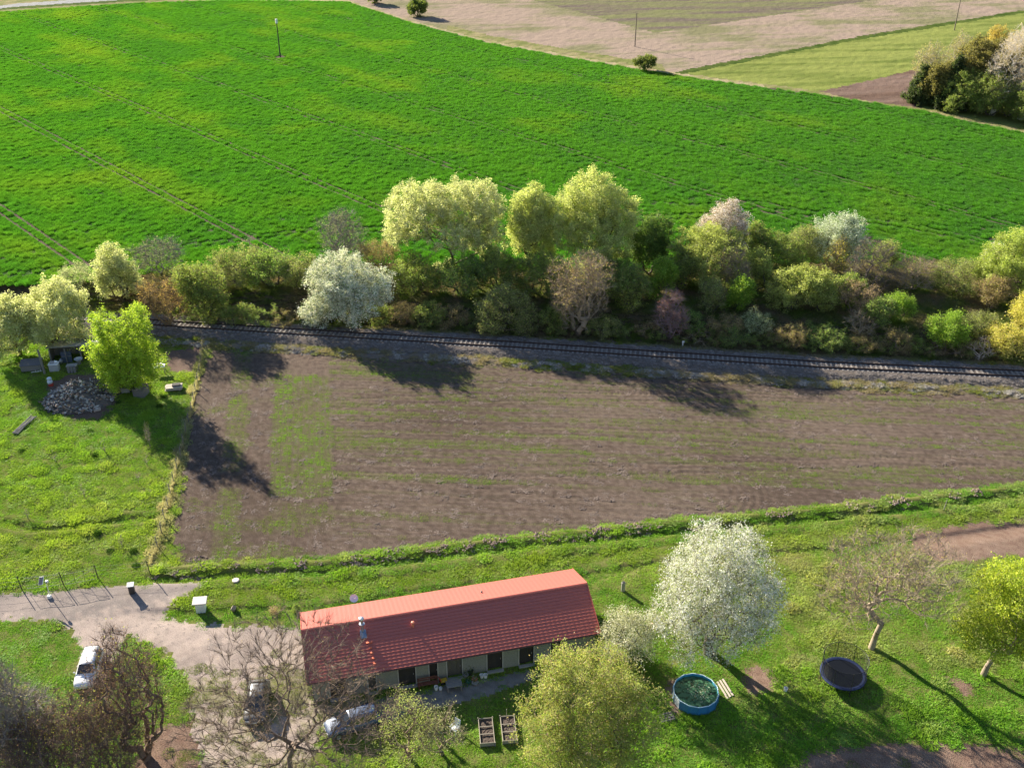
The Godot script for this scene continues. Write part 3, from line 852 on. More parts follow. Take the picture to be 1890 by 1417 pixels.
func grass() -> void:
	var short := [blades(Vector2(1.15, 1.15), 330, 0.03, 0.10, 0.065, 2.2, 0.3, 0.0, true), blades(Vector2(1.15, 1.15), 330, 0.03, 0.11, 0.065, 2.2, 0.3, 0.0, true)]
	var long_ := [blades(Vector2(1.2, 1.2), 260, 0.08, 0.28, 0.08, 1.6, 0.3, 0.0, true), blades(Vector2(1.2, 1.2), 260, 0.08, 0.30, 0.08, 1.6, 0.3, 0.0, true)]
	var sx := [[], []]
	var sc := [PackedColorArray(), PackedColorArray()]
	var lx := [[], []]
	var lc := [PackedColorArray(), PackedColorArray()]
	var dx := []
	var dc := PackedColorArray()
	var gx := []
	var gc := PackedColorArray()
	var z := -46.5
	while z > -152.0:
		var x := -reach(z) + 2.0
		while x < reach(z) - 2.0:
			var p := Vector2(x + rf(-0.3, 0.3), z + rf(-0.3, 0.3))
			x += 0.82
			var k := zone(p.x, p.y)
			var f: float = n_fine.get_noise_2d(p.x, p.y)
			var m: float = n_mid.get_noise_2d(p.x, p.y)
			var w: float = n_wide.get_noise_2d(p.x + 300.0, p.y)
			var at := Vector3(p.x, height(p.x, p.y), p.y)
			var basis_ := Basis(Vector3.UP, rf(0, TAU))
			if k == 0:
				var e := edge_off(p.x, p.y)
				var meadow := p.x < -25.0 and p.y < -75.0
				var fr := Color(0.145, 0.315, 0.028)
				var yl := Color(0.27, 0.37, 0.05)
				var dk := Color(0.085, 0.225, 0.022)
				var dry := Color(0.44, 0.38, 0.22)
				var c := fr.lerp(yl, clampf(0.35 + w * 0.7 + m * 0.5 + (0.25 if meadow else 0.0), 0.0, 1.0)).lerp(dk, clampf(-m * 0.8 - f * 0.5 - 0.1, 0.0, 0.8))
				if p.x > 14.0 and p.y < -63.0:
					c = c.lerp(dry, clampf(0.05 + f * 0.6 + m * 0.7, 0.0, 0.5))
				c = c.lerp(dry, clampf(f * 1.2 - 0.5, 0.0, 0.5))
				c = c * 1.35
				var tall := 0.25 + m * 0.9 + f * 0.6
				if meadow and near_line(FENCE, p) < 0.5:
					tall = 0.9
					c = Color(0.5, 0.46, 0.28).lerp(fr, clampf(0.1 + m, 0.0, 0.35))
				elif meadow and rng.randf() < 0.012:
					tall = 1.2
					c = Color(0.05, 0.11, 0.02)
					basis_ = basis_.scaled(Vector3(0.55, 1.0, 0.55))
				if meadow: tall += 0.15
				if p.x > -36.0 and e > 0.0 and e < 5.5:
					tall += 0.1
					if e > 3.4: c = c.lerp(Color(0.32, 0.43, 0.045), 0.6)
				if p.y > -58.0 and p.x > 4.0: tall += 0.35
				if p.x > -36.0 and e >= 5.5 and e < 9.0: tall -= 0.6
				if tall > 0.42:
					var q := rng.randi() % 2
					lx[q].append(Transform3D(basis_ * Basis.from_scale(Vector3(1, clampf(tall, 0.5, 1.25) * rf(0.5, 1.5), 1)), at))
					lc[q].append(c * rf(0.82, 1.2))
				else:
					var q := rng.randi() % 2
					sx[q].append(Transform3D(basis_ * Basis.from_scale(Vector3(1, rf(0.7, 1.3), 1)), at))
					sc[q].append(c * rf(0.85, 1.18))
			elif k == 1 or k == 4:
				if p.y > -63.0 and f + m * 0.7 > -0.08 and k == 1 or f > 0.42 and p.y > -66.0:
					sx[0].append(Transform3D(basis_ * Basis.from_scale(Vector3(0.8, 0.8, 0.8)), at))
					sc[0].append(Color(0.24, 0.29, 0.07))
			elif k == 3:
				var r := rail_off(p.x, p.y)
				if r > 2.9 and m + f * 0.8 > -0.35 or r < -2.3 and f + m > -0.3:
					dx.append(Transform3D(basis_ * Basis.from_scale(Vector3(0.9, rf(0.5, 0.9), 0.9)), at))
					dc.append(Color(0.40, 0.34, 0.22).lerp(Color(0.24, 0.30, 0.05), clampf(0.3 + w * 1.5 + f + m, 0.0, 1.0)))
			elif k == 5 and p.y > line_y(WLOW, p.x) - 1.0:
				dx.append(Transform3D(basis_ * Basis.from_scale(Vector3(1, rf(0.6, 1.1), 1)), at))
				dc.append(Color(0.28, 0.22, 0.14).lerp(Color(0.15, 0.22, 0.035), clampf(0.45 + m * 1.4 + f, 0.0, 1.0)))
			if k == 2:
				var s := sprout(p.x, p.y)
				if s > 0.18 + rf(-0.1, 0.1):
					var u := block(p.x, p.y)
					var turn := PI / 2 - 0.18 if u < -23.4 else -0.075
					gx.append(Transform3D(Basis(Vector3.UP, turn) * Basis.from_scale(Vector3(1, 0.7 + s * 0.5, 1)), at))
					gc.append(Color(0.25, 0.33, 0.08).lerp(Color(0.24, 0.46, 0.04), clampf(s * 1.3 - 0.35, 0.0, 1.0)))
		z -= 0.82
	for q in 2:
		spread_copies("short_grass", short[q], leafy("grass blade"), sx[q], sc[q], "short green lawn grass round the barn and along the tracks", "grass")
		spread_copies("long_grass", long_[q], leafy("grass blade"), lx[q], lc[q], "longer tufted green grass on the meadow and banks", "grass")
	spread_copies("bank_grass", long_[0], leafy("grass blade"), dx, dc, "dry and green tufts along the railway bank", "grass")
	spread_copies("seedlings", blades(Vector2(0.95, 0.95), 120, 0.03, 0.09, 0.045, 1.4, 0.3, 0.15), leafy("grass blade"), gx, gc, "thin green seedlings sprouting in rows across the brown field", "crop")

func stones() -> void:
	# clods turned up along the field edge, ballast stones beside the rails
	var clod := []
	var dry_x := []
	var dry_c := PackedColorArray()
	for k in 3:
		var b := MB.new()
		for q in 26:
			var t := rf(0.8, 1.2)
			b.col = Color(t, t, t)
			b.stone(Vector3(rf(-0.5, 0.5), 0.02, rf(-0.5, 0.5)), Vector3.ONE * rf(0.04, 0.12) * Vector3(1.2, 0.8, 1), rng)
		clod.append(b.done(true))
	var m := mat("clod", Color.WHITE, 0.95)
	m.vertex_color_use_as_albedo = true
	var xf := []
	var cols := PackedColorArray()
	var z := -50.0
	while z > -112.0:
		var x := -reach(z) + 4.0
		while x < reach(z) - 4.0:
			var p := Vector2(x + rf(-0.3, 0.3), z + rf(-0.3, 0.3))
			x += 0.8
			var e := edge_off(p.x, p.y)
			var inside := zone(p.x, p.y) == 2
			var by_left := inside and p.x < -38.0 + 0.2 * (p.y + 90.0) * -1.0 and p.y > -84.0 and p.x < -30.0
			if (p.x > -34.0 and e > 0.6 and e < 2.1 and n_mid.get_noise_2d(p.x * 0.8, 9.0) + rf(-0.3, 0.3) > 0.0) or (inside and e > -1.2 and p.x < -30.0 and p.x > -50.0 and rng.randf() < 0.6) or (by_left and rng.randf() < 0.05):
				xf.append(Transform3D(Basis(Vector3.UP, rf(0, TAU)) * Basis.from_scale(Vector3.ONE * rf(0.7, 1.3)), ground_at(p, 0.02)))
				cols.append(Color(0.27, 0.19, 0.16).lerp(Color(0.38, 0.29, 0.23), rng.randf()))
			elif inside and rng.randf() < 0.3:
				xf.append(Transform3D(Basis(Vector3.UP, rf(0, TAU)) * Basis.from_scale(Vector3(0.9, rf(0.2, 0.45), 0.9)), ground_at(p, -0.01)))
				cols.append(Color(0.12, 0.09, 0.075).lerp(Color(0.19, 0.145, 0.12), rng.randf()))
		z -= 0.8
	for k in FENCE.size() - 1:
		var n := int(FENCE[k].distance_to(FENCE[k + 1]) / 0.4)
		for q in n:
			var p := FENCE[k].lerp(FENCE[k + 1], float(q) / n) + Vector2(rf(-0.22, 0.12), 0.0)
			dry_x.append(Transform3D(Basis(Vector3.UP, rf(0, TAU)) * Basis.from_scale(Vector3(0.26, rf(0.9, 1.7), 0.26)), ground_at(p)))
			dry_c.append(Color(0.52, 0.47, 0.31) * rf(0.8, 1.15))
	spread_copies("fence_grass", blades(Vector2(1.2, 1.2), 200, 0.10, 0.30, 0.07, 1.0, 0.25, 0.0, true), leafy("grass blade"), dry_x, dry_c, "dry pale grass standing along the field fence", "grass")
	spread_copies("soil_clods", clod[0], m, xf, cols, "pale dry clods along the edge of the brown field", "soil")
	xf = []
	cols = PackedColorArray()
	for k in 6000:
		var p := Vector2(rf(-66, -14), rf(-80, -47))
		if zone(p.x, p.y) != 1:
			continue
		xf.append(Transform3D(Basis(Vector3.UP, rf(0, TAU)) * Basis.from_scale(Vector3(0.8, 0.35, 0.8) * rf(0.15, 0.5)), ground_at(p, -0.005)))
		cols.append(Color(0.36, 0.30, 0.26) * rf(0.55, 1.2))
	spread_copies("road_gravel", clod[2], m, xf, cols, "loose gravel scattered over the dirt road and yard", "gravel")
	xf = []
	cols = PackedColorArray()
	for k in 9000:
		var x := rf(-90, 95)
		var r := rf(1.7, 5.0) if rng.randf() < 0.65 else rf(-3.2, -1.6)
		if k % 5 == 0: r = rf(-1.6, 1.6)
		if r > 3.6 and n_mid.get_noise_2d(x, 2.0) < -0.1: continue
		var zz := line_y(RAIL, x) + r
		xf.append(Transform3D(Basis(Vector3.UP, rf(0, TAU)) * Basis.from_scale(Vector3.ONE * rf(0.35, 0.75) * (1.35 if r > 3.4 else 1.0)), Vector3(x, height(x, zz) - 0.01, zz)))
		var t := rf(0.7, 1.25)
		cols.append(Color(0.21, 0.185, 0.165) * t if r < 3.4 else Color(0.30, 0.275, 0.235) * t)
	spread_copies("ballast_stones", clod[1], m, xf, cols, "grey ballast stones heaped along the railway track", "gravel")

# ------------------------------------------------------------------ trees
# kind: bark colour, leaf colours (repeats weigh more), leaf size, leaves at a tip, twigs at a tip, stems (1 = one trunk), clear trunk
func tree_kinds() -> Dictionary:
	var yw := [Color(0.355, 0.375, 0.215), Color(0.305, 0.335, 0.16), Color(0.415, 0.415, 0.27), Color(0.25, 0.28, 0.12)]
	var yg := [Color(0.32, 0.355, 0.135), Color(0.25, 0.295, 0.10), Color(0.38, 0.395, 0.19)]
	var dg := [Color(0.13, 0.185, 0.045), Color(0.15, 0.21, 0.05), Color(0.185, 0.23, 0.06), Color(0.165, 0.155, 0.07)]
	var ol := [Color(0.187, 0.225, 0.072), Color(0.151, 0.200, 0.054), Color(0.231, 0.250, 0.096), Color(0.169, 0.155, 0.096)]
	var og := [Color(0.160, 0.240, 0.060), Color(0.125, 0.210, 0.042), Color(0.223, 0.290, 0.078), Color(0.134, 0.140, 0.072)]
	var ob := [Color(0.267, 0.310, 0.090), Color(0.223, 0.270, 0.072), Color(0.320, 0.340, 0.120), Color(0.187, 0.210, 0.072)]
	var wh := [Color(0.86, 0.86, 0.72), Color(0.78, 0.79, 0.62), Color(0.90, 0.89, 0.80), Color(0.20, 0.30, 0.10), Color(0.62, 0.68, 0.55)]
	var br := [Color(0.22, 0.165, 0.10), Color(0.25, 0.20, 0.105), Color(0.20, 0.20, 0.07), Color(0.18, 0.135, 0.09)]
	var bark := Color(0.10, 0.085, 0.065)
	return {
		"willow": {"bark": Color(0.11, 0.09, 0.06), "leaf": yw, "ls": 0.20, "ln": 20, "tw": 3, "stems": 3, "clear": 0.12},
		"willowg": {"bark": Color(0.11, 0.09, 0.06), "leaf": yg, "ls": 0.20, "ln": 22, "tw": 2, "stems": 3, "clear": 0.12},
		"greyleaf": {"bark": bark, "leaf": [Color(0.27, 0.31, 0.17), Color(0.22, 0.25, 0.13), Color(0.36, 0.38, 0.25)], "ls": 0.16, "ln": 16, "tw": 4, "stems": 4, "clear": 0.06},
		"greytwig": {"bark": Color(0.20, 0.19, 0.165), "leaf": [Color(0.22, 0.22, 0.15), Color(0.17, 0.18, 0.11)], "ls": 0.12, "ln": 4, "tw": 9, "stems": 2, "clear": 0.18},
		"greytwig2": {"bark": Color(0.23, 0.205, 0.18), "leaf": [Color(0.22, 0.22, 0.10), Color(0.2, 0.18, 0.1)], "ls": 0.10, "ln": 2, "tw": 10, "stems": 5, "clear": 0.05},
		"greywarm": {"bark": Color(0.29, 0.235, 0.165), "leaf": [Color(0.28, 0.26, 0.11), Color(0.3, 0.2, 0.13)], "ls": 0.12, "ln": 3, "tw": 10, "stems": 5, "clear": 0.06},
		"purpletwig": {"bark": Color(0.24, 0.17, 0.165), "leaf": [Color(0.22, 0.10, 0.08), Color(0.25, 0.2, 0.12)], "ls": 0.11, "ln": 2, "tw": 11, "stems": 6, "clear": 0.05},
		"darktwig": {"bark": Color(0.14, 0.115, 0.11), "leaf": [Color(0.13, 0.11, 0.07), Color(0.15, 0.14, 0.06)], "ls": 0.13, "ln": 5, "tw": 9, "stems": 5, "clear": 0.05},
		"whitetwig": {"bark": Color(0.45, 0.38, 0.34), "leaf": [Color(0.35, 0.28, 0.2)], "ls": 0.10, "ln": 1, "tw": 5, "stems": 6, "clear": 0.02},
		"youngtwig": {"bark": Color(0.25, 0.21, 0.16), "leaf": [Color(0.25, 0.24, 0.12)], "ls": 0.06, "ln": 1, "tw": 1, "stems": 1, "clear": 0.4, "thick": 0.025},
		"orangetwig": {"bark": Color(0.22, 0.155, 0.09), "leaf": [Color(0.34, 0.24, 0.09), Color(0.27, 0.22, 0.08), Color(0.25, 0.16, 0.08)], "ls": 0.12, "ln": 6, "tw": 8, "stems": 5, "clear": 0.08},
		"reddark": {"bark": Color(0.16, 0.115, 0.09), "leaf": [Color(0.17, 0.10, 0.075), Color(0.14, 0.085, 0.06), Color(0.20, 0.13, 0.10), Color(0.25, 0.26, 0.05)], "ls": 0.085, "ln": 4, "tw": 8, "stems": 4, "clear": 0.08},
		"yellowtwig": {"bark": Color(0.21, 0.17, 0.11), "leaf": [Color(0.36, 0.31, 0.07), Color(0.28, 0.24, 0.07)], "ls": 0.14, "ln": 9, "tw": 6, "stems": 4, "clear": 0.06},
		"browntwig": {"bark": Color(0.17, 0.13, 0.09), "leaf": br, "ls": 0.14, "ln": 14, "tw": 6, "stems": 6, "clear": 0.03},
		"pinktwig": {"bark": Color(0.23, 0.17, 0.13), "leaf": [Color(0.30, 0.22, 0.15), Color(0.25, 0.20, 0.10), Color(0.34, 0.26, 0.19)], "ls": 0.14, "ln": 12, "tw": 6, "stems": 6, "clear": 0.03},
		"dark": {"bark": bark, "leaf": dg, "ls": 0.19, "ln": 15, "tw": 5, "stems": 5, "clear": 0.04},
		"evergreen": {"bark": bark, "leaf": [Color(0.07, 0.12, 0.03), Color(0.09, 0.15, 0.035), Color(0.12, 0.175, 0.045)], "ls": 0.2, "ln": 22, "tw": 2, "stems": 2, "clear": 0.05},
		"olive": {"bark": bark, "leaf": ol, "ls": 0.17, "ln": 14, "tw": 6, "stems": 5, "clear": 0.04},
		"olivegreen": {"bark": bark, "leaf": og, "ls": 0.17, "ln": 15, "tw": 6, "stems": 5, "clear": 0.04},
		"olivebright": {"bark": bark, "leaf": ob, "ls": 0.17, "ln": 17, "tw": 5, "stems": 5, "clear": 0.04},
		"lime": {"bark": bark, "leaf": [Color(0.206, 0.330, 0.044), Color(0.155, 0.280, 0.037), Color(0.275, 0.380, 0.062)], "ls": 0.18, "ln": 20, "tw": 2, "stems": 3, "clear": 0.06, "gain": 1.3},
		"yellowsparse": {"bark": bark, "leaf": [Color(0.310, 0.350, 0.075), Color(0.241, 0.280, 0.075)], "ls": 0.16, "ln": 8, "tw": 3, "stems": 3, "clear": 0.1},
		"white": {"bark": bark, "leaf": wh, "ls": 0.19, "ln": 26, "tw": 2, "stems": 4, "clear": 0.08, "gain": 1.0},
		"greenwhite": {"bark": bark, "leaf": [Color(0.66, 0.72, 0.55), Color(0.74, 0.78, 0.66), Color(0.5, 0.58, 0.38), Color(0.22, 0.30, 0.11)], "ls": 0.18, "ln": 24, "tw": 2, "stems": 3, "clear": 0.08, "gain": 1.0},
		"pinkwhite": {"bark": bark, "leaf": [Color(0.80, 0.71, 0.68), Color(0.72, 0.62, 0.58), Color(0.85, 0.79, 0.77), Color(0.33, 0.25, 0.13)], "ls": 0.16, "ln": 20, "tw": 3, "stems": 2, "clear": 0.1, "gain": 1.0},
		"palewhite": {"bark": bark, "leaf": [Color(0.64, 0.63, 0.44), Color(0.55, 0.56, 0.36), Color(0.72, 0.71, 0.56), Color(0.28, 0.31, 0.11)], "ls": 0.11, "ln": 26, "tw": 3, "stems": 1, "clear": 0.16, "gain": 1.0},
		"cherry": {"bark": Color(0.09, 0.07, 0.055), "leaf": [Color(0.84, 0.84, 0.80), Color(0.78, 0.78, 0.72), Color(0.86, 0.85, 0.81), Color(0.30, 0.36, 0.10), Color(0.34, 0.39, 0.13), Color(0.74, 0.75, 0.68), Color(0.66, 0.68, 0.58)], "ls": 0.125, "ln": 27, "tw": 3, "stems": 1, "clear": 0.16, "gain": 1.0},
		"poplar": {"bark": bark, "leaf": [Color(0.310, 0.420, 0.044), Color(0.241, 0.360, 0.037), Color(0.189, 0.300, 0.037), Color(0.378, 0.460, 0.075)], "ls": 0.19, "ln": 28, "tw": 1, "stems": 1, "clear": 0.14, "gain": 1.3},
		"yellowgreen": {"bark": bark, "leaf": [Color(0.310, 0.360, 0.081), Color(0.241, 0.300, 0.069), Color(0.361, 0.400, 0.150), Color(0.189, 0.240, 0.062)], "ls": 0.19, "ln": 24, "tw": 2, "stems": 3, "clear": 0.06},
		"goldyellow": {"bark": bark, "leaf": [Color(0.344, 0.330, 0.069), Color(0.275, 0.290, 0.062), Color(0.378, 0.330, 0.125)], "ls": 0.17, "ln": 22, "tw": 3, "stems": 4, "clear": 0.04},
		"walnut": {"bark": Color(0.165, 0.125, 0.095), "leaf": [Color(0.24, 0.19, 0.1)], "ls": 0.07, "ln": 1, "tw": 8, "stems": 1, "clear": 0.24, "thick": 0.2},
		"lichen": {"bark": Color(0.27, 0.22, 0.16), "leaf": [Color(0.42, 0.35, 0.10), Color(0.33, 0.25, 0.15)], "ls": 0.07, "ln": 2, "tw": 6, "stems": 1, "clear": 0.26, "thick": 0.24},
		"yellowolive": {"bark": bark, "leaf": [Color(0.235, 0.275, 0.069), Color(0.186, 0.237, 0.056), Color(0.294, 0.294, 0.106), Color(0.166, 0.190, 0.050), Color(0.264, 0.209, 0.125)], "ls": 0.125, "ln": 30, "tw": 2, "stems": 2, "clear": 0.06},
		"maple": {"bark": Color(0.22, 0.18, 0.135), "leaf": [Color(0.344, 0.400, 0.044), Color(0.267, 0.340, 0.037), Color(0.189, 0.270, 0.031), Color(0.396, 0.440, 0.075)], "ls": 0.17, "ln": 20, "tw": 2, "stems": 1, "clear": 0.26, "thick": 0.22, "gain": 1.3},
		"fruit": {"bark": Color(0.16, 0.13, 0.09), "leaf": [Color(0.292, 0.340, 0.100), Color(0.224, 0.280, 0.075), Color(0.344, 0.390, 0.163)], "ls": 0.10, "ln": 9, "tw": 4, "stems": 1, "clear": 0.16},
		"fruit2": {"bark": Color(0.2, 0.16, 0.11), "leaf": [Color(0.327, 0.360, 0.175), Color(0.258, 0.290, 0.112), Color(0.361, 0.360, 0.250)], "ls": 0.10, "ln": 7, "tw": 6, "stems": 1, "clear": 0.14},
		"darkbush": {"bark": bark, "leaf": [Color(0.075, 0.115, 0.025), Color(0.11, 0.14, 0.035), Color(0.15, 0.165, 0.05)], "ls": 0.3, "ln": 18, "tw": 0, "stems": 4, "clear": 0.03},
		"conifer": {"bark": bark, "leaf": [Color(0.03, 0.05, 0.02), Color(0.045, 0.065, 0.025), Color(0.07, 0.085, 0.035)], "ls": 0.36, "ln": 18, "tw": 0, "stems": 1, "clear": 0.08},
		"birchleaf": {"bark": Color(0.42, 0.38, 0.31), "leaf": [Color(0.27, 0.24, 0.13), Color(0.22, 0.21, 0.10)], "ls": 0.22, "ln": 6, "tw": 5, "stems": 1, "clear": 0.2},
		"birch": {"bark": Color(0.62, 0.58, 0.53), "leaf": [Color(0.34, 0.28, 0.23), Color(0.4, 0.35, 0.3)], "ls": 0.2, "ln": 5, "tw": 6, "stems": 1, "clear": 0.4},
		"woodolive": {"bark": bark, "leaf": [Color(0.15, 0.14, 0.05), Color(0.19, 0.17, 0.065), Color(0.12, 0.115, 0.04)], "ls": 0.3, "ln": 14, "tw": 2, "stems": 2, "clear": 0.1},
		"woodgold": {"bark": bark, "leaf": [Color(0.36, 0.29, 0.09), Color(0.30, 0.25, 0.08)], "ls": 0.28, "ln": 10, "tw": 3, "stems": 1, "clear": 0.15},
	}

# lobes of the crown: centre and half-size, in crown radii sideways and tree heights upwards
func crown_lobes(form: String) -> Array:
	var l := []
	match form:
		"twin": l = [[-0.45, 0.50, 0.0, 0.48, 0.43, 0.6], [0.42, 0.56, 0.05, 0.56, 0.45, 0.62], [0.1, 0.32, 0.2, 0.75, 0.2, 0.7]]
		"bigwillow": l = [[-0.45, 0.70, 0.0, 0.55, 0.24, 0.6], [0.05, 0.80, 0.0, 0.45, 0.2, 0.5], [0.6, 0.72, 0.05, 0.36, 0.28, 0.45], [0.2, 0.5, 0.3, 0.5, 0.16, 0.5], [0.75, 0.45, 0.2, 0.25, 0.3, 0.3], [-0.7, 0.5, 0.2, 0.3, 0.12, 0.35]]
		"tallwillow": l = [[0.05, 0.72, 0.0, 0.55, 0.28, 0.6], [0.6, 0.62, 0.1, 0.4, 0.22, 0.45], [-0.5, 0.55, 0.15, 0.45, 0.25, 0.5], [0.25, 0.4, 0.35, 0.65, 0.22, 0.5]]
		"spread": l = [[-0.1, 0.66, 0.0, 0.66, 0.32, 0.7], [0.75, 0.55, 0.15, 0.27, 0.25, 0.4], [0.2, 0.45, 0.45, 0.5, 0.3, 0.45], [-0.72, 0.25, 0.4, 0.3, 0.22, 0.3], [-0.35, 0.5, 0.3, 0.4, 0.3, 0.45]]
		"walnut": l = [[0.0, 0.72, -0.15, 0.75, 0.26, 0.75], [-0.6, 0.50, 0.2, 0.45, 0.2, 0.5], [0.6, 0.50, 0.1, 0.5, 0.22, 0.6], [0.1, 0.4, 0.5, 0.7, 0.12, 0.5]]
		"fruit": l = [[-0.3, 0.72, 0.0, 0.65, 0.22, 0.7], [0.35, 0.78, 0.0, 0.55, 0.2, 0.6], [0.55, 0.52, 0.1, 0.5, 0.1, 0.5], [-0.5, 0.52, 0.1, 0.5, 0.16, 0.55]]
		"maple": l = [[0.1, 0.74, 0.0, 0.75, 0.25, 0.8], [0.4, 0.5, 0.2, 0.6, 0.2, 0.7], [-0.45, 0.48, 0.2, 0.55, 0.14, 0.5]]
		"cherry": l = [[0.0, 0.60, 0.0, 0.8, 0.36, 0.8], [0.45, 0.52, 0.2, 0.5, 0.24, 0.5], [-0.45, 0.46, 0.2, 0.5, 0.24, 0.5], [0.0, 0.75, -0.2, 0.55, 0.24, 0.5], [-0.2, 0.32, 0.35, 0.55, 0.16, 0.5]]
		"big": l = [[0.05, 0.6, 0.0, 0.7, 0.36, 0.7], [-0.5, 0.42, 0.2, 0.46, 0.3, 0.5], [0.5, 0.5, 0.15, 0.45, 0.34, 0.5], [0.1, 0.3, 0.5, 0.7, 0.26, 0.45], [-0.35, 0.75, -0.1, 0.4, 0.18, 0.4]]
		"cone":
			for k in 9:
				var t := k / 8.0
				l.append([0.0, 0.12 + 0.84 * t, 0.0, 1.0 - 0.9 * t, 0.07, 1.0 - 0.9 * t])
		_:
			l = [[0.0, 0.53, 0.0, 0.78, 0.40, 0.78]]
			for k in 7:
				var a := TAU * k / 7.0 + rf(-0.4, 0.4)
				var r := rf(0.25, 0.36)
				l.append([cos(a) * 0.62, rf(0.24, 0.8), sin(a) * 0.62, r, rf(0.16, 0.24), r])
			l.append([rf(-0.25, 0.25), 0.82, rf(-0.25, 0.25), 0.4, 0.17, 0.4])
	return l

func grow(kind: Dictionary, form: String, h: float, r: float, lean: float, dens: float) -> Array:
	var lobes := crown_lobes(form)
	var pos := PackedVector3Array()
	var par := PackedInt32Array()
	var far := PackedFloat32Array()
	# stems
	var clear: float = kind.clear * h
	var stems: int = kind.stems
	pos.append(Vector3(0, -0.25, 0)); par.append(-1); far.append(0.0)
	var heads := []
	for s in stems:
		var a := TAU * s / stems + rf(0, 1.0)
		var out := Vector3(cos(a), 0, sin(a)) * (r * 0.16 if stems > 1 else 0.0)
		var last := 0
		var steps := 3
		for k in range(1, steps + 1):
			var t := float(k) / steps
			var p := Vector3(lean * h * t * 0.55, clear * t, 0) + out * t + Vector3(rf(-1, 1), 0, rf(-1, 1)) * 0.025 * h * (1.0 if stems == 1 else 0.5)
			pos.append(p); par.append(last); far.append(far[last] + p.distance_to(pos[last]))
			last = pos.size() - 1
		heads.append(last)
	# points to reach
	var area := r * h * 4.0
	var n := int(clampf(area * 2.2, 40, 760) * dens * (0.2 if h < 2.5 else 1.0))
	var pts := []
	var vol := 0.0
	for l in lobes: vol += l[3] * l[4] * l[5]
	for l in lobes:
		var cnt := int(n * pow(l[3] * l[4] * l[5] / vol, 0.8)) + 3
		for k in cnt:
			var d := Vector3(rng.randfn(), rng.randfn(), rng.randfn()).normalized() * pow(rng.randf(), 0.42) * (rf(1.05, 1.3) if rng.randf() < 0.12 else 1.08)
			var p := Vector3((l[0] + d.x * l[3]) * r + lean * h * 0.6, (l[1] + d.y * l[4]) * h, (l[2] + d.z * l[5]) * r)
			if p.y > clear * 0.6:
				pts.append(p)
	var foot := pos[heads[0]]
	pts.sort_custom(func(a, b): return a.distance_squared_to(foot) < b.distance_squared_to(foot))
	var tips := []
	for p in pts:
		var best := -1
		var cost := 1e9
		for k in range(1, pos.size()):
			var q := pos[k]
			var d: float = q.distance_to(p)
			if d >= cost: continue
			var c: float = d + far[k] * 0.22 + (maxf(0.0, q.y - p.y) * 0.8)
			if c < cost:
				cost = c
				best = k
		var q := pos[best]
		var d: float = q.distance_to(p)
		if d > 1.2:
			var mid: Vector3 = q.lerp(p, 0.5) + Vector3(rf(-1, 1), rf(0.0, 0.9), rf(-1, 1)) * d * 0.12
			pos.append(mid); par.append(best); far.append(far[best] + q.distance_to(mid))
			best = pos.size() - 1
		pos.append(p); par.append(best); far.append(far[best] + pos[best].distance_to(p))
	var total := pos.size()
	# thickness, from the twigs down
	var rad := PackedFloat32Array()
	rad.resize(total)
	var kids := PackedInt32Array()
	kids.resize(total)
	for k in range(total - 1, 0, -1):
		if kids[k] == 0:
			rad[k] = 0.012
		else:
			rad[k] = pow(rad[k], 1.0 / 2.3)
		rad[par[k]] += pow(rad[k], 2.3)
		kids[par[k]] += 1
	rad[0] = pow(rad[0], 1.0 / 2.3)
	var want: float = kind.get("thick", 0.02 * h + 0.03) if stems == 1 else 0.014 * h + 0.02
	var have := rad[heads[0]]
	var f := log(want / 0.012) / log(maxf(have, 0.0125) / 0.012)
	for k in total:
		rad[k] = 0.012 * pow(maxf(rad[k], 0.012) / 0.012, clampf(f, 0.5, 1.5))
	var wood := MB.new()
	wood.col = Color.WHITE
	for k in range(1, total):
		var a := par[k]
		var ra := rad[a] if a > 0 else rad[k] * 1.3
		ra = minf(ra, rad[k] * 1.7)
		var sides := 7 if ra > 0.09 else 5 if ra > 0.035 else 3
		wood.tube(pos[a], pos[k], ra, rad[k], sides)
	# twigs, and where the sprays of leaves hang
	var bare: bool = kind.ln < 8 and kind.tw > 4
	var small := clampf(h / 5.0, 0.12, 1.0)
	var sprays := []
	for k in range(1, total):
		if kids[k] > 1 or rad[k] > 0.05:
			continue
		var p := pos[k]
		var dir := (p - pos[par[k]]).normalized()
		for t in int(kind.tw * (1.35 if bare else 1.1)):
			var out := (dir * (1.3 if bare else 0.7) + Vector3(rf(-1, 1), rf(-0.55, 0.95), rf(-1, 1))).normalized()
			var e: Vector3 = p + out * (rf(0.5, 1.25) if bare else rf(0.35, 0.95)) * small
			var w := (0.0105 if bare else 0.014) * lerpf(0.5, 1.0, small)
			var s := out.cross(Vector3(rf(-1, 1), rf(-1, 1), rf(-1, 1))).normalized()
			var s2 := out.cross(s)
			var from: Vector3 = p.lerp(pos[par[k]], rf(0.0, 0.6))
			wood.tri(from + s * w, from - s * 0.5 * w + s2 * w, e)
			wood.tri(from - s * 0.5 * w + s2 * w, from - s * 0.5 * w - s2 * w, e)
			wood.tri(from - s * 0.5 * w - s2 * w, from + s * w, e)
		for t in (2 if kind.ln > 12 else 1):
			var at: Vector3 = p + Vector3(rng.randfn(), rng.randfn(), rng.randfn()) * 0.22 * small
			var b := Basis.from_euler(Vector3(rf(0, TAU), rf(0, TAU), rf(0, TAU))).scaled(Vector3.ONE * rf(0.65, 1.3) * lerpf(0.35, 1.0, small))
			sprays.append([Transform3D(b, at), rf(0.78, 1.22)])
	return [wood.done(), sprays]

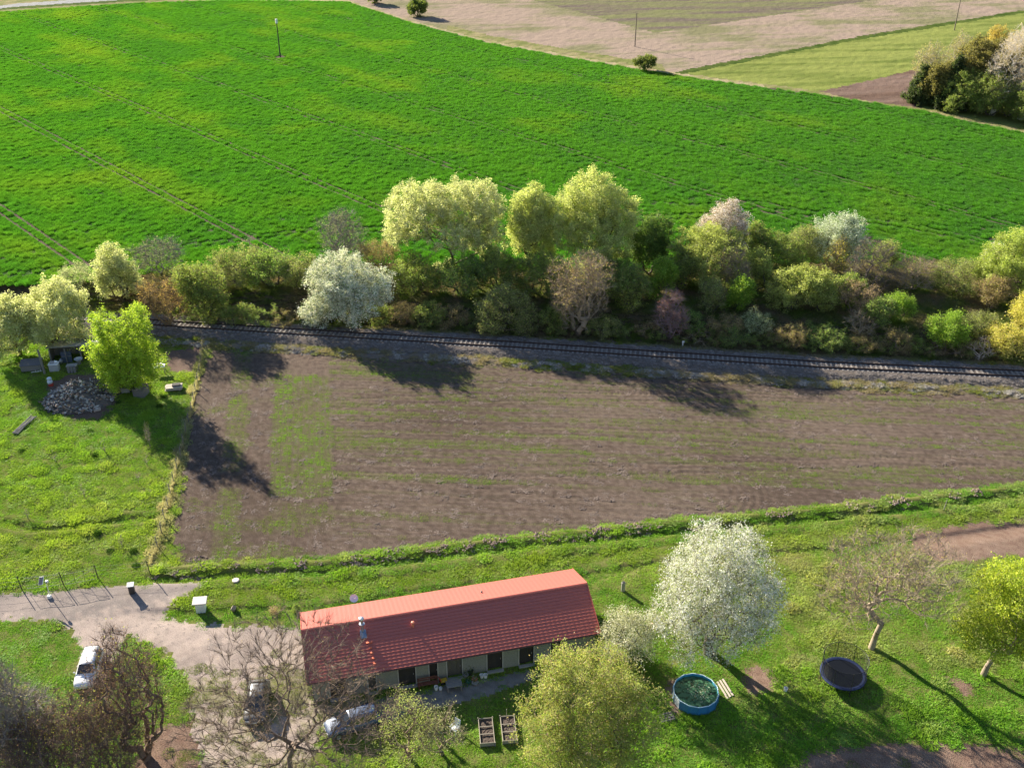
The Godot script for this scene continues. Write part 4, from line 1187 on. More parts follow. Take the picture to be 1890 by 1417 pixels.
# a spray of leaves round a twig, shared by the trees of one kind
func spray(kind: Dictionary, key: String) -> ArrayMesh:
	if sprays_made.has(key):
		return sprays_made[key]
	var b := MB.new()
	var cols: Array = kind.leaf
	var gain: float = kind.get("gain", 1.75)
	var n: int = int(kind.ln * 2.4) + 2
	for k in n:
		var d := Vector3(rng.randfn(), rng.randfn(), rng.randfn()) * 0.25
		var a := (Vector3(rng.randfn(), rng.randfn(), rng.randfn()).normalized() + d * 1.5).normalized()
		var e := a.cross(Vector3(rng.randfn(), rng.randfn(), rng.randfn())).normalized()
		var s: float = kind.ls * rf(0.45, 1.25)
		b.col = cols[rng.randi() % cols.size()] * (rf(0.85, 1.15) * gain)
		var fold := a.cross(e) * s * 0.12
		b.tri(d - a * s * 0.55, d + e * s * 0.32 + fold, d + a * s * 0.55)
		b.tri(d - a * s * 0.55, d + a * s * 0.55, d - e * s * 0.32 + fold)
	sprays_made[key] = b.done(true)
	return sprays_made[key]

var sprays_made := {}

func crown(parent: Node3D, kind_name: String, kind: Dictionary, list: Array, m: Material) -> void:
	var mm := MultiMesh.new()
	mm.transform_format = MultiMesh.TRANSFORM_3D
	mm.use_colors = true
	mm.mesh = spray(kind, kind_name + str(rng.randi() % 3))
	mm.instance_count = list.size()
	for k in list.size():
		mm.set_instance_transform(k, list[k][0])
		var t: float = list[k][1]
		mm.set_instance_color(k, Color(t, t, t))
	var o := MultiMeshInstance3D.new()
	o.name = "crown"
	o.multimesh = mm
	o.material_override = m
	parent.add_child(o, true)
	o.set_meta("kind", "stuff")

func bark_mat(c: Color) -> StandardMaterial3D:
	var key := "bark %.3f %.3f" % [c.r, c.b]
	if mats.has(key):
		return mats[key]
	return grain(mat(key, c * 1.35, 0.9, 0.0, 0.3), 0.04, 0.6, 1.25, 1.2, 3.0, 21)

func trees() -> void:
	var kinds := tree_kinds()
	var k := 0
	for t in TREES:
		k += 1
		rng.seed = 1000 + 77 * k
		var opt: Dictionary = t[7]
		var kind: Dictionary = kinds[t[1]]
		var form: String = opt.get("lobes", "cone" if t[1] == "conifer" else "")
		var m := grow(kind, form, t[4], t[5], opt.get("lean", 0.0), opt.get("n", 1.0) * (1.35 if kind.ln < 5 else 1.0))
		var cat := "shrub" if t[0].contains("shrub") or t[0].contains("bush") else "tree"
		var o := thing(t[0], t[6], cat, Vector3(t[2], height(t[2], t[3]), t[3]), 0.0, opt.get("group", ""))
		part(o, "trunk", m[0], bark_mat(kind.bark))
		var blossom: bool = t[1] in ["white", "cherry", "greenwhite", "pinkwhite", "palewhite"]
		crown(o, t[1], kind, m[1], leafy("petals", 0.7, 0.7) if blossom else leafy("leaf", 0.55, 1.0))

# ------------------------------------------------------------------ the barn
func barn() -> void:
	var o := thing("barn", "long low cream barn with red tile effect metal roof", "barn", Vector3(-5.41, 0.0, -65.6), deg_to_rad(13.56))
	o.position.y = 0.0
	var L := 24.5
	var W := 8.42
	var eave := 2.55
	var ridge := 4.42
	var wall_z := W * 0.5 - 0.45
	var cream := grain(mat("plaster", Color(0.27, 0.275, 0.235), 0.9), 0.02, 0.82, 1.08, 0.7, 1.0, 31)
	var dark := grain(mat("door boards", Color(0.045, 0.04, 0.036), 0.8), 0.05, 0.6, 1.3, 1.0, 1.0, 32)
	var pale := mat("frame paint", Color(0.42, 0.41, 0.37), 0.7)
	var wood := grain(mat("grey planks", Color(0.13, 0.12, 0.10), 0.85), 0.05, 0.6, 1.3, 1.0, 1.5, 33)
	var red := mat("roof steel", Color(0.42, 0.118, 0.09), 0.45, 0.0, 0.38)
	var x0 := -L * 0.5 + 0.35
	var x1 := L * 0.5 - 0.35
	# front wall in bays with door openings between
	var doors := [[-10.6, -9.1, 0], [-7.5, -6.7, 2], [-5.0, -3.45, 0], [-2.45, -1.62, 0], [-0.95, 0.45, 2], [2.45, 3.9, 0], [5.2, 6.6, 0], [7.95, 9.35, 0]]
	var at := x0
	for d in doors + [[x1, x1, -1]]:
		if d[0] - at > 0.02:
			part(o, "wall", boxm(Vector3(d[0] - at, 2.45, 0.3)), cream, Vector3((d[0] + at) * 0.5, 1.225, wall_z - 0.15))
		if d[2] >= 0:
			var w: float = d[1] - d[0]
			var mid: float = (d[0] + d[1]) * 0.5
			var leaf := part(o, "door", boxm(Vector3(w - 0.1, 2.05, 0.06)), dark if d[2] == 0 else wood, Vector3(mid, 1.04, wall_z - 0.24))
			for k in 3:
				part(leaf, "board", boxm(Vector3((w - 0.16) / 3.0 - 0.02, 2.0, 0.03)), dark if d[2] == 0 else wood, Vector3((k - 1) * (w - 0.12) / 3.0, 0, 0.046))
			part(leaf, "handle", boxm(Vector3(0.04, 0.16, 0.05), 0.01), pale, Vector3(w * 0.36, 0, 0.085))
			part(o, "lintel", boxm(Vector3(w, 0.37, 0.26)), cream, Vector3(mid, 2.262, wall_z - 0.16))
			for s in [0, 1]:
				part(o, "door_frame", boxm(Vector3(0.08, 2.07, 0.07)), pale, Vector3(d[s] + (0.042 if s == 0 else -0.042), 1.035, wall_z + 0.012))
			part(o, "door_step", boxm(Vector3(w, 0.1, 0.35), 0.02), mat("concrete", Color(0.3, 0.29, 0.27), 0.9), Vector3(mid, 0.03, wall_z + 0.2))
		at = d[1]
	part(o, "wall", boxm(Vector3(x1 - x0, 2.45, 0.3)), cream, Vector3(0, 1.225, -wall_z + 0.15))
	for k in 5:
		var wn := part(o, "window", boxm(Vector3(0.9, 0.6, 0.05)), mat("window frame", Color(0.6, 0.58, 0.54), 0.6), Vector3(-9.0 + 4.5 * k, 1.4, -wall_z - 0.03))
		part(wn, "pane", boxm(Vector3(0.74, 0.46, 0.02)), mat("dark glass", Color(0.03, 0.035, 0.04), 0.08), Vector3(0, 0, -0.03))
	for s in [-1, 1]:
		var b := MB.new()
		var x: float = s * (x1 - 0.15)
		var w2 := wall_z - 0.301
		for f in [-0.15, 0.15]:
			var pts := [Vector3(x + f, 0, w2), Vector3(x + f, 0, -w2), Vector3(x + f, 2.5, -w2), Vector3(x + f, ridge - 0.25, 0), Vector3(x + f, 2.5, w2)]
			if f < 0: pts.reverse()
			for k in range(1, 4):
				b.tri(pts[0], pts[k], pts[k + 1])
		part(o, "gable_wall", b.done(), cream)
	# roof: courses of pressed steel tiles, each lower end standing proud of the next
	var half := W * 0.5
	var slope := Vector2(half, ridge - eave).length()
	var pitch := atan2(ridge - eave, half)
	var ncourse := 16
	var run := slope / ncourse
	var course := tile_course(L, run)
	for side in [1, -1]:
		var plane := part(o, "roof_deck", boxm(Vector3(L - 0.1, 0.08, slope - 0.05)), wood, Vector3(0, (ridge + eave) * 0.5 - 0.085, side * half * 0.5), Vector3(side * pitch, 0, 0))
		for k in ncourse:
			var t := (k + 0.5) / ncourse
			var c := part(o, "tile_course", course, red, Vector3(0, lerpf(ridge, eave, t), side * half * t))
			c.rotation = Vector3(pitch, 0 if side > 0 else PI, 0)
			if side < 0:
				c.basis = Basis(Vector3.UP, PI) * Basis(Vector3.RIGHT, pitch)
		part(o, "gutter", tubem(Vector3(-L * 0.5, 0, 0), Vector3(L * 0.5, 0, 0), 0.055, 0.055, 8), mat("gutter brown", Color(0.09, 0.045, 0.04), 0.5), Vector3(0, eave - 0.06, side * (half + 0.05)))
		for e in [-1, 1]:
			part(o, "verge_board", boxm(Vector3(0.05, 0.2, slope + 0.05)), red, Vector3(e * (L * 0.5 + 0.03), (ridge + eave) * 0.5 - 0.0, side * half * 0.5), Vector3(side * pitch, 0, 0))
	var cap := MB.new()
	var pr := [Vector2(-0.19, -0.035), Vector2(-0.11, 0.045), Vector2(0.0, 0.085), Vector2(0.11, 0.045), Vector2(0.19, -0.035)]
	for k in 4:
		cap.quad(Vector3(-L * 0.5, pr[k + 1].y, pr[k + 1].x), Vector3(-L * 0.5, pr[k].y, pr[k].x), Vector3(L * 0.5, pr[k].y, pr[k].x), Vector3(L * 0.5, pr[k + 1].y, pr[k + 1].x))
	part(o, "ridge_cap", cap.done(), red, Vector3(0, ridge + 0.02, 0))
	# flue pipe
	var steel := mat("flue steel", Color(0.55, 0.57, 0.6), 0.32, 0.85)
	var fl := part(o, "flue", lathem([Vector2(0.13, -0.4), Vector2(0.13, 0.75), Vector2(0.24, 0.78), Vector2(0.24, 0.84), Vector2(0.12, 0.86), Vector2(0.11, 1.3)], 14), steel, Vector3(-7.35, ridge - 0.35 * pitch * 2.2, 0.95))
	part(fl, "cowl", lathem([Vector2(0.0, 1.36), Vector2(0.24, 1.36), Vector2(0.2, 1.46), Vector2(0.0, 1.52)], 14), steel)
	part(fl, "flashing", boxm(Vector3(0.5, 0.03, 0.75)), mat("flashing blue", Color(0.2, 0.26, 0.34), 0.45, 0.5), Vector3(0.02, -0.02, 0.3), Vector3(pitch, 0, 0))
	part(o, "roof_vent", lathem([Vector2(0.1, -0.2), Vector2(0.1, 0.3), Vector2(0.16, 0.31), Vector2(0.13, 0.4), Vector2(0.0, 0.44)], 12), mat("vent orange", Color(0.6, 0.2, 0.12), 0.5), Vector3(-3.2, ridge - 0.43, 1.15))
	part(o, "roof_vent", lathem([Vector2(0.07, -0.1), Vector2(0.07, 0.14), Vector2(0.1, 0.15), Vector2(0.0, 0.2)], 10), mat("vent black", Color(0.03, 0.03, 0.03), 0.6), Vector3(3.3, ridge - 0.84, -1.9))
	for k in 5:
		part(o, "roof_step", boxm(Vector3(0.5 if k == 0 else 0.22, 0.05, 0.2), 0.01), mat("step orange", Color(0.7, 0.16, 0.07), 0.5), Vector3(-6.95 + k * 0.05, lerpf(ridge, eave, (1.9 + k * 0.42) / half) + 0.1, 1.9 + k * 0.42))
	var dish := part(o, "satellite_dish", lathem([Vector2(0.0, 0.0), Vector2(0.2, 0.03), Vector2(0.36, 0.1), Vector2(0.38, 0.13)], 16), mat("white enamel", Color(0.75, 0.75, 0.73), 0.4), Vector3(-7.6, eave + 0.1, -half - 0.6), Vector3(0.5, 0.3, 0))
	part(dish, "arm", tubem(Vector3(0, 0.02, 0), Vector3(0.1, 0.4, 0.1), 0.015, 0.015, 6), mat("white enamel", Color.WHITE))

func tile_course(L: float, run: float) -> ArrayMesh:
	# one course: flat pan rising to a proud lower edge, waved along its length; x along the ridge, z down the slope
	var b := MB.new()
	var n := 246
	var prev := []
	for k in n + 1:
		var x := -L * 0.5 + L * k / n
		var wv := 0.0035 * sin(x * TAU / 0.4)
		var row := [Vector3(x, 0.006 + wv * 0.9, -run * 0.5 - 0.02), Vector3(x, 0.042 + wv, run * 0.5), Vector3(x, 0.002 + wv, run * 0.5 + 0.008)]
		if prev:
			for q in 2:
				b.quad(prev[q + 1], row[q + 1], row[q], prev[q])
		prev = row
	return b.done(true)

# ------------------------------------------------------------------ cars
func car(label: String, group: String, at: Vector2, turn: float, paint: Material, L: float, W: float, H: float, wagon: bool) -> Node3D:
	var o := thing("parked_car", label, "car", ground_at(at, 0.02), turn, group)
	var w := W * 0.5
	var l := L * 0.5
	var glass := mat("car glass", Color(0.02, 0.024, 0.028), 0.06, 0.0, 0.6)
	var black := mat("car trim", Color(0.02, 0.02, 0.022), 0.6)
	var belt := H * 0.62
	var st := [[-l, 0.80, 0.42, 0.62], [-l + 0.06, 0.92, 0.30, belt * 0.9], [-l * 0.82, 1.0, 0.24, belt], [-l * 0.3, 1.0, 0.22, belt], [l * 0.25, 1.0, 0.22, belt], [l * 0.45, 1.0, 0.22, belt - 0.02], [l * 0.8, 0.97, 0.24, belt - 0.12], [l - 0.08, 0.86, 0.28, belt - 0.22], [l, 0.72, 0.40, 0.58]]
	var grid := []
	for s in st:
		var row := []
		var ww: float = w * s[1]
		for q in [[-0.90, 0.0], [-0.99, 0.25], [-1.0, 0.6], [-0.97, 0.86], [-0.86, 0.98], [-0.4, 1.03], [0.0, 1.04], [0.4, 1.03], [0.86, 0.98], [0.97, 0.86], [1.0, 0.6], [0.99, 0.25], [0.90, 0.0]]:
			row.append(Vector3(ww * q[0], lerpf(s[2], s[3], q[1]), s[0]))
		grid.append(row)
	part(o, "body", skin(grid), paint)
	var ends := MB.new()
	for e in [0, grid.size() - 1]:
		var rw: Array = grid[e]
		for k in range(1, rw.size() - 1):
			if e == 0: ends.tri(rw[0], rw[k + 1], rw[k])
			else: ends.tri(rw[0], rw[k], rw[k + 1])
	part(o, "bumper", ends.done(), paint)
	# cabin
	var zf0 := l * 0.46
	var zf1 := l * 0.10
	var zb0 := -l * 0.93 if wagon else -l * 0.86
	var zb1 := -l * 0.84 if wagon else -l * 0.52
	var bw := w * 0.90
	var rw2 := w * 0.68
	var cab := []
	for s in [[zf0 + 0.02, 0.0], [lerpf(zf0, zf1, 0.5), 0.52], [zf1 + 0.05, 0.94], [zf1 - 0.12, 1.0], [(zf1 + zb1) * 0.5, 1.03], [zb1 + 0.12, 0.99], [zb1, 0.93], [lerpf(zb0, zb1, 0.4), 0.45], [zb0, 0.0]]:
		var row := []
		var y1 := lerpf(belt, H, s[1])
		var wt := lerpf(bw, rw2, s[1])
		for q in [[-1.0, 0.0], [-0.98, 0.3], [-0.94, 0.7], [-0.86, 0.94], [-0.6, 1.0], [0.0, 1.02], [0.6, 1.0], [0.86, 0.94], [0.94, 0.7], [0.98, 0.3], [1.0, 0.0]]:
			var yy := lerpf(belt - 0.03, y1, q[1])
			row.append(Vector3(lerpf(bw, wt, q[1]) * q[0], yy, s[0]))
		cab.append(row)
	cab.reverse()
	part(o, "cabin", skin(cab), paint)
	var face := func(a: Vector3, b: Vector3, c: Vector3, d: Vector3, lift: float) -> ArrayMesh:
		var m := MB.new()
		var nn := (c - a).cross(d - b).normalized() * lift
		m.quad(a + nn, b + nn, c + nn, d + nn)
		return m.done()
	var yb := belt + 0.03
	var yr := H - 0.07
	var mix := func(z0: float, z1: float, y: float) -> float: return lerpf(z0, z1, (y - belt) / (H - belt))
	var side_w := func(y: float) -> float: return lerpf(bw, rw2, (y - belt) / (H - belt))
	var zfa: float = mix.call(zf0, zf1, yb)
	var zfb: float = mix.call(zf0, zf1, yr)
	part(o, "windscreen", face.call(Vector3(-bw * 0.88, yb, zfa), Vector3(bw * 0.88, yb, zfa), Vector3(rw2 * 0.92, yr, zfb), Vector3(-rw2 * 0.92, yr, zfb), 0.06), glass)
	var zba: float = mix.call(zb0, zb1, yb + 0.06)
	var zbb: float = mix.call(zb0, zb1, yr)
	part(o, "rear_window", face.call(Vector3(bw * 0.85, yb + 0.06, zba), Vector3(-bw * 0.85, yb + 0.06, zba), Vector3(-rw2 * 0.9, yr, zbb), Vector3(rw2 * 0.9, yr, zbb), 0.06), glass)
	for s in [-1, 1]:
		for k in 2:
			var za: float = [lerpf(zf0, zf1, 0.35), (zf1 + zb1) * 0.5 - 0.05][k]
			var zc: float = [(zf1 + zb1) * 0.5 + 0.03, zb1 + 0.12][k]
			var za2: float = [zf1 - 0.02, (zf1 + zb1) * 0.5 - 0.05][k]
			var zc2: float = [(zf1 + zb1) * 0.5 + 0.03, zb1 + 0.22][k]
			var wa: float = side_w.call(yb)
			var wb: float = side_w.call(yr - 0.02)
			var a := Vector3(s * wa, yb, za)
			var b := Vector3(s * wa, yb, zc)
			var c := Vector3(s * wb, yr - 0.02, zc2)
			var d := Vector3(s * wb, yr - 0.02, za2)
			part(o, "side_window", face.call(a, b, c, d, 0.03) if s > 0 else face.call(b, a, d, c, 0.03), glass)
		part(o, "mirror", boxm(Vector3(0.18, 0.12, 0.1), 0.03), paint, Vector3(s * (w + 0.06), belt + 0.06, l * 0.36))
		part(o, "headlight", boxm(Vector3(0.34, 0.12, 0.06), 0.02), mat("lamp glass", Color(0.6, 0.62, 0.62), 0.1), Vector3(s * w * 0.58, belt - 0.30, l - 0.02), Vector3(0, s * 0.25, 0))
		part(o, "tail_light", boxm(Vector3(0.2, 0.16, 0.06), 0.02), mat("tail red", Color(0.35, 0.015, 0.015), 0.2), Vector3(s * w * 0.70, belt - 0.16, -l + 0.03), Vector3(0, -s * 0.2, 0))
		for z in [-l * 0.60, l * 0.62]:
			var wh := part(o, "wheel", lathem([Vector2(0.0, -0.1), Vector2(0.29, -0.1), Vector2(0.32, -0.05), Vector2(0.32, 0.06), Vector2(0.29, 0.1), Vector2(0.2, 0.1)], 20), black, Vector3(s * (w - 0.07), 0.31, z), Vector3(0, 0, -s * PI / 2))
			part(wh, "rim", lathem([Vector2(0.2, 0.085), Vector2(0.17, 0.07), Vector2(0.06, 0.08), Vector2(0.0, 0.09)], 14), mat("alloy", Color(0.5, 0.5, 0.52), 0.35, 0.8))
	part(o, "number_plate", boxm(Vector3(0.5, 0.11, 0.02)), mat("plate", Color(0.7, 0.7, 0.66), 0.5), Vector3(0, 0.45, l + 0.015))
	return o

# ------------------------------------------------------------------ railway
func railway() -> void:
	var o := thing("railway_track", "single railway track with rusty rails on pale sleepers over ballast", "railway track", Vector3.ZERO)
	var rust := grain(mat("rail rust", Color(0.075, 0.05, 0.042), 0.6, 0.3), 0.03, 0.7, 1.2, 0.6, 0.5, 41)
	var conc := grain(mat("sleeper", Color(0.26, 0.23, 0.205), 0.9), 0.04, 0.7, 1.1, 0.8, 1.0, 42)
	var sl := boxm(Vector3(0.26, 0.16, 2.5), 0.03)
	var x := -88.0
	var k := 0
	while x < 92.0 and k < 295:
		var z := line_y(RAIL, x)
		var dz := (line_y(RAIL, x + 1.0) - line_y(RAIL, x - 1.0)) * 0.5
		part(o, "sleeper", sl, conc, Vector3(x, 0.47, z), Vector3(0, -atan(dz), 0))
		x += 0.62
		k += 1
	for s in [-0.75, 0.75]:
		var b := MB.new()
		var prof := [Vector2(-0.07, 0), Vector2(-0.07, 0.025), Vector2(-0.02, 0.045), Vector2(-0.02, 0.12), Vector2(-0.036, 0.13), Vector2(-0.036, 0.17), Vector2(0.036, 0.17), Vector2(0.036, 0.13), Vector2(0.02, 0.12), Vector2(0.02, 0.045), Vector2(0.07, 0.025), Vector2(0.07, 0)]
		var prev := []
		for q in 93:
			var xx := -90.0 + q * 2.0
			var z: float = line_y(RAIL, xx) + s
			var row := []
			for p in prof:
				row.append(Vector3(xx, 0.55 + p.y, z + p.x))
			if prev:
				for t in prof.size() - 1:
					b.quad(prev[t], prev[t + 1], row[t + 1], row[t])
			prev = row
		part(o, "rail", b.done(), rust)
	var m := thing("marker_post", "short white railway marker post beside the green bush", "post", ground_at(Vector2(22.76,-120.75)), 0.3)
	part(m, "post", boxm(Vector3(0.14, 0.9, 0.14), 0.02, Vector3(0, 0.4, 0)), mat("white paint", Color(0.78, 0.78, 0.75), 0.6))
	part(m, "plate", boxm(Vector3(0.36, 0.26, 0.04), 0.01, Vector3(0, 0.74, 0.09)), mat("white paint", Color.WHITE))

# ------------------------------------------------------------------ yard things
func pool() -> void:
	var o := thing("swimming_pool", "round blue above ground pool with murky green water", "swimming pool", ground_at(Vector2(14.93,-59.47)), 0.2)
	var R := 1.83
	var n := 14
	var blue := grain(mat("pool foil", Color(0.045, 0.22, 0.46), 0.35), 0.03, 0.7, 1.15, 0.8, 0.6, 51)
	var lining := mat("pool lining", Color(0.04, 0.34, 0.52), 0.4)
	var rim := mat("rim white", Color(0.55, 0.72, 0.82), 0.4)
	for k in n:
		var t0 := TAU * k / n
		var t1 := TAU * (k + 1) / n
		var a := Vector3(cos(t0), 0, -sin(t0)) * R
		var b := Vector3(cos(t1), 0, -sin(t1)) * R
		var up := Vector3(0, 0.98, 0)
		var m := MB.new()
		m.quad(a, b, b + up, a + up)
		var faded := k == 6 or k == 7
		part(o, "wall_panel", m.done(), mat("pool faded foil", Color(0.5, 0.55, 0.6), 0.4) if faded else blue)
		var q := MB.new()
		var s := 0.985
		q.quad(b * s, a * s, a * s + up, b * s + up)
		part(o, "lining", q.done(), lining)
		part(o, "rim", tubem(a + up, b + up, 0.035, 0.035, 6), rim)
		part(o, "upright", tubem(a * 1.015, a * 1.015 + up, 0.025, 0.025, 6), blue)
	var w := MB.new()
	w.lathe(PackedVector2Array([Vector2(R * 0.985, 0.0), Vector2(0.0, 0.0)]), 14)
	var water := part(o, "water", w.done(), grain(mat("murky water", Color(0.06, 0.15, 0.085), 0.08, 0.0, 0.5), 0.012, 0.35, 1.6, 0.35, 0.0, 52), Vector3(0, 0.76, 0))
	var lf := MB.new()
	for k in 150:
		var p := Vector3(rng.randfn() * 0.55 + 0.5, 0.008, rng.randfn() * 0.6)
		if Vector2(p.x, p.z).length() > R * 0.93: continue
		var a := rf(0, TAU)
		var u := Vector3(cos(a), 0, sin(a)) * rf(0.015, 0.06)
		var v := Vector3(-u.z, 0, u.x) * 0.7
		lf.col = Color(0.6, 0.58, 0.45) if rng.randf() < 0.45 else Color(0.22, 0.24, 0.08)
		lf.quad(p - u, p - v, p + u, p + v)
	var lm := mat("floating leaf", Color.WHITE, 0.7)
	lm.vertex_color_use_as_albedo = true
	var fl := part(o, "floating_leaves", lf.done(true), lm, Vector3(0, 0.76, 0))
	fl.set_meta("kind", "stuff")
	part(o, "pump_hose", tubem(Vector3(-1.86, 0.75, 0.1), Vector3(-2.05, 0.7, 0.15), 0.04, 0.04, 8), rim)

func trampoline() -> void:
	var o := thing("trampoline", "round blue padded trampoline with black safety net", "trampoline", ground_at(Vector2(27.48,-61.53)), 0.25)
	var R := 1.83
	var y := 0.78
	var black := mat("frame black", Color(0.02, 0.02, 0.022), 0.5)
	var matm := MB.new()
	matm.lathe(PackedVector2Array([Vector2(R - 0.22, 0.0), Vector2(0.0, -0.02)]), 28)
	part(o, "jumping_mat", matm.done(), mat("mat black", Color(0.010, 0.013, 0.02), 0.9, 0.0, 0.2), Vector3(0, y, 0))
	var pad := MB.new()
	pad.lathe(PackedVector2Array([Vector2(R + 0.05, -0.05), Vector2(R + 0.05, 0.02), Vector2(R - 0.1, 0.05), Vector2(R - 0.26, 0.02)]), 28)
	part(o, "edge_pad", pad.done(), grain(mat("pad blue", Color(0.012, 0.025, 0.09), 0.5), 0.02, 0.6, 1.3, 0.8, 1.0, 53), Vector3(0, y, 0))
	var fr := MB.new()
	fr.ring(Vector3(0, y - 0.04, 0), R, 0.03, 28)
	part(o, "frame", fr.done(), black)
	var top := MB.new()
	top.ring(Vector3(0, y + 1.75, 0), R - 0.02, 0.025, 28)
	part(o, "net_ring", top.done(), black)
	var netm := mat("net", Color(0.012, 0.014, 0.012), 0.9)
	netm.transparency = BaseMaterial3D.TRANSPARENCY_ALPHA
	netm.albedo_color.a = 0.36
	var nm := MB.new()
	nm.lathe(PackedVector2Array([Vector2(R - 0.05, 0.0), Vector2(R - 0.03, 1.72)]), 28)
	part(o, "safety_net", nm.done(), netm, Vector3(0, y + 0.02, 0))
	for k in 8:
		var a := TAU * k / 8 + 0.2
		var d := Vector3(cos(a), 0, sin(a))
		part(o, "net_pole", tubem(d * (R + 0.06) + Vector3(0, 0.3, 0), d * (R + 0.02) + Vector3(0, y + 1.78, 0), 0.024, 0.024, 6), black)
		if k % 2 == 0:
			part(o, "leg", tubem(d * (R - 0.02) + Vector3(0, -0.02, 0), d * (R - 0.02) + Vector3(0, y - 0.05, 0), 0.028, 0.028, 6), black)
	var ball := thing("white_ball", "white ball lying at the edge of the trampoline", "ball", ground_at(Vector2(29.58,-62.20), 0.14))
	part(ball, "shell", lathem([Vector2(0, -0.14), Vector2(0.1, -0.1), Vector2(0.14, 0), Vector2(0.1, 0.1), Vector2(0, 0.14)], 12), mat("white paint", Color.WHITE))

func planks(called: String, label: String, cat: String, at: Vector2, turn: float, n: int, s: Vector3, gap: float, m: Material, up := 0.02, rung := true) -> Node3D:
	var o := thing(called, label, cat, ground_at(at, up), turn)
	for k in n:
		part(o, "plank", boxm(s, 0.01), m, Vector3((k - (n - 1) * 0.5) * (s.x + gap), s.y * 0.5 + (0.07 if rung else 0.0), rf(-0.12, 0.12) * (0.0 if rung else 1.0)), Vector3(0, rf(-0.02, 0.02), 0))
	if rung:
		for z in [-0.4, 0.4]:
			part(o, "batten", boxm(Vector3(n * (s.x + gap), 0.07, 0.09)), m, Vector3(0, 0.035, z * s.z))
	return o

func bucket(called: String, label: String, at: Vector2, r: float, h: float, m: Material, group := "", cat := "bucket") -> Node3D:
	var o := thing(called, label, cat, ground_at(at, 0.015), rf(0, 3), group)
	part(o, "shell", lathem([Vector2(r * 0.75, 0.0), Vector2(r * 0.95, h * 0.94), Vector2(r * 1.05, h * 0.95), Vector2(r * 1.05, h), Vector2(r * 0.9, h), Vector2(r * 0.7, 0.05), Vector2(0, 0.05)], 14), m)
	var hm := MB.new()
	for k in 8:
		var t0 := PI * k / 8
		var t1 := PI * (k + 1) / 8
		hm.tube(Vector3(cos(t0) * r, h * 0.9 + sin(t0) * r * 0.35, sin(t0) * r * 0.5), Vector3(cos(t1) * r, h * 0.9 + sin(t1) * r * 0.35, sin(t1) * r * 0.5), 0.008, 0.008, 4)
	part(o, "handle", hm.done(), mat("frame black", Color.BLACK))
	return o

func potted(at: Vector2, label: String, pot: Material, leafc: Array, r: float, h: float) -> void:
	var o := thing("potted_plant", label, "plant", ground_at(at, 0.015), rf(0, 3), "pots against the barn wall")
	part(o, "pot", lathem([Vector2(r * 0.7, 0), Vector2(r, h * 0.9), Vector2(r * 1.1, h * 0.92), Vector2(r * 1.1, h), Vector2(r * 0.85, h), Vector2(0, h * 0.9)], 12), pot)
	var b := MB.new()
	for k in 60:
		var p := Vector3(rng.randfn() * r * 0.7, h + absf(rng.randfn()) * r * 0.9, rng.randfn() * r * 0.7)
		var a := Vector3(rng.randfn(), rng.randfn(), rng.randfn()).normalized() * 0.07
		var c := a.cross(Vector3(rng.randfn(), rng.randfn(), rng.randfn()).normalized()) * 0.6
		b.col = leafc[rng.randi() % leafc.size()]
		b.quad(p - a, p + c, p + a, p - c)
	part(o, "leaves", b.done(true), leafy("leaf", 0.55, 0.9))

func raised_bed(label: String, at: Vector2, turn: float) -> void:
	var o := thing("raised_bed", label, "garden bed", ground_at(at), turn, "raised beds on the shaded lawn")
	var wood := grain(mat("bed boards", Color(0.30, 0.27, 0.21), 0.85), 0.05, 0.7, 1.2, 1.0, 1.0, 54)
	for s in [-1, 1]:
		part(o, "side_board", boxm(Vector3(0.05, 0.38, 2.5), 0.008), wood, Vector3(s * 0.55, 0.2, 0))
		part(o, "end_board", boxm(Vector3(1.05, 0.38, 0.05), 0.008), wood, Vector3(0, 0.2, s * 1.225))
		for z in [-1.27, 1.27]:
			part(o, "corner_post", boxm(Vector3(0.08, 0.46, 0.08), 0.01), wood, Vector3(s * 0.58, 0.21, z))
	for z in [-0.4, 0.35]:
		part(o, "cross_board", boxm(Vector3(1.04, 0.06, 0.05)), wood, Vector3(0, 0.36, z))
	var soil := MB.new()
	for q in 10:
		for w in 20:
			var p := func(a: int, b: int) -> Vector3: return Vector3(-0.52 + 0.104 * a, 0.27 + 0.05 * n_fine.get_noise_2d(a * 9.0 + at.x * 50.0, b * 9.0), 1.19 - 0.119 * b)
			soil.quad(p.call(q, w), p.call(q + 1, w), p.call(q + 1, w + 1), p.call(q, w + 1))
	part(o, "soil", soil.done(true), grain(mat("garden soil", Color(0.07, 0.05, 0.038), 0.95), 0.05, 0.6, 1.4, 1.0, 3.0, 55))

func chair(label: String, at: Vector2, turn: float) -> void:
	var o := thing("garden_chair", label, "chair", ground_at(at), turn, "white garden chairs")
	var m := mat("chair white", Color(0.62, 0.68, 0.74), 0.5)
	part(o, "seat", boxm(Vector3(0.55, 0.05, 0.55), 0.02), m, Vector3(0, 0.42, 0))
	part(o, "backrest", boxm(Vector3(0.55, 0.7, 0.05), 0.02), m, Vector3(0, 0.76, -0.33), Vector3(-0.25, 0, 0))
	for s in [-1, 1]:
		part(o, "armrest", boxm(Vector3(0.06, 0.04, 0.55), 0.01), m, Vector3(s * 0.3, 0.65, 0))
		for z in [-0.24, 0.24]:
			part(o, "leg", tubem(Vector3(s * 0.26, 0, z * 1.15), Vector3(s * 0.28, 0.64, z), 0.025, 0.025, 6), m)

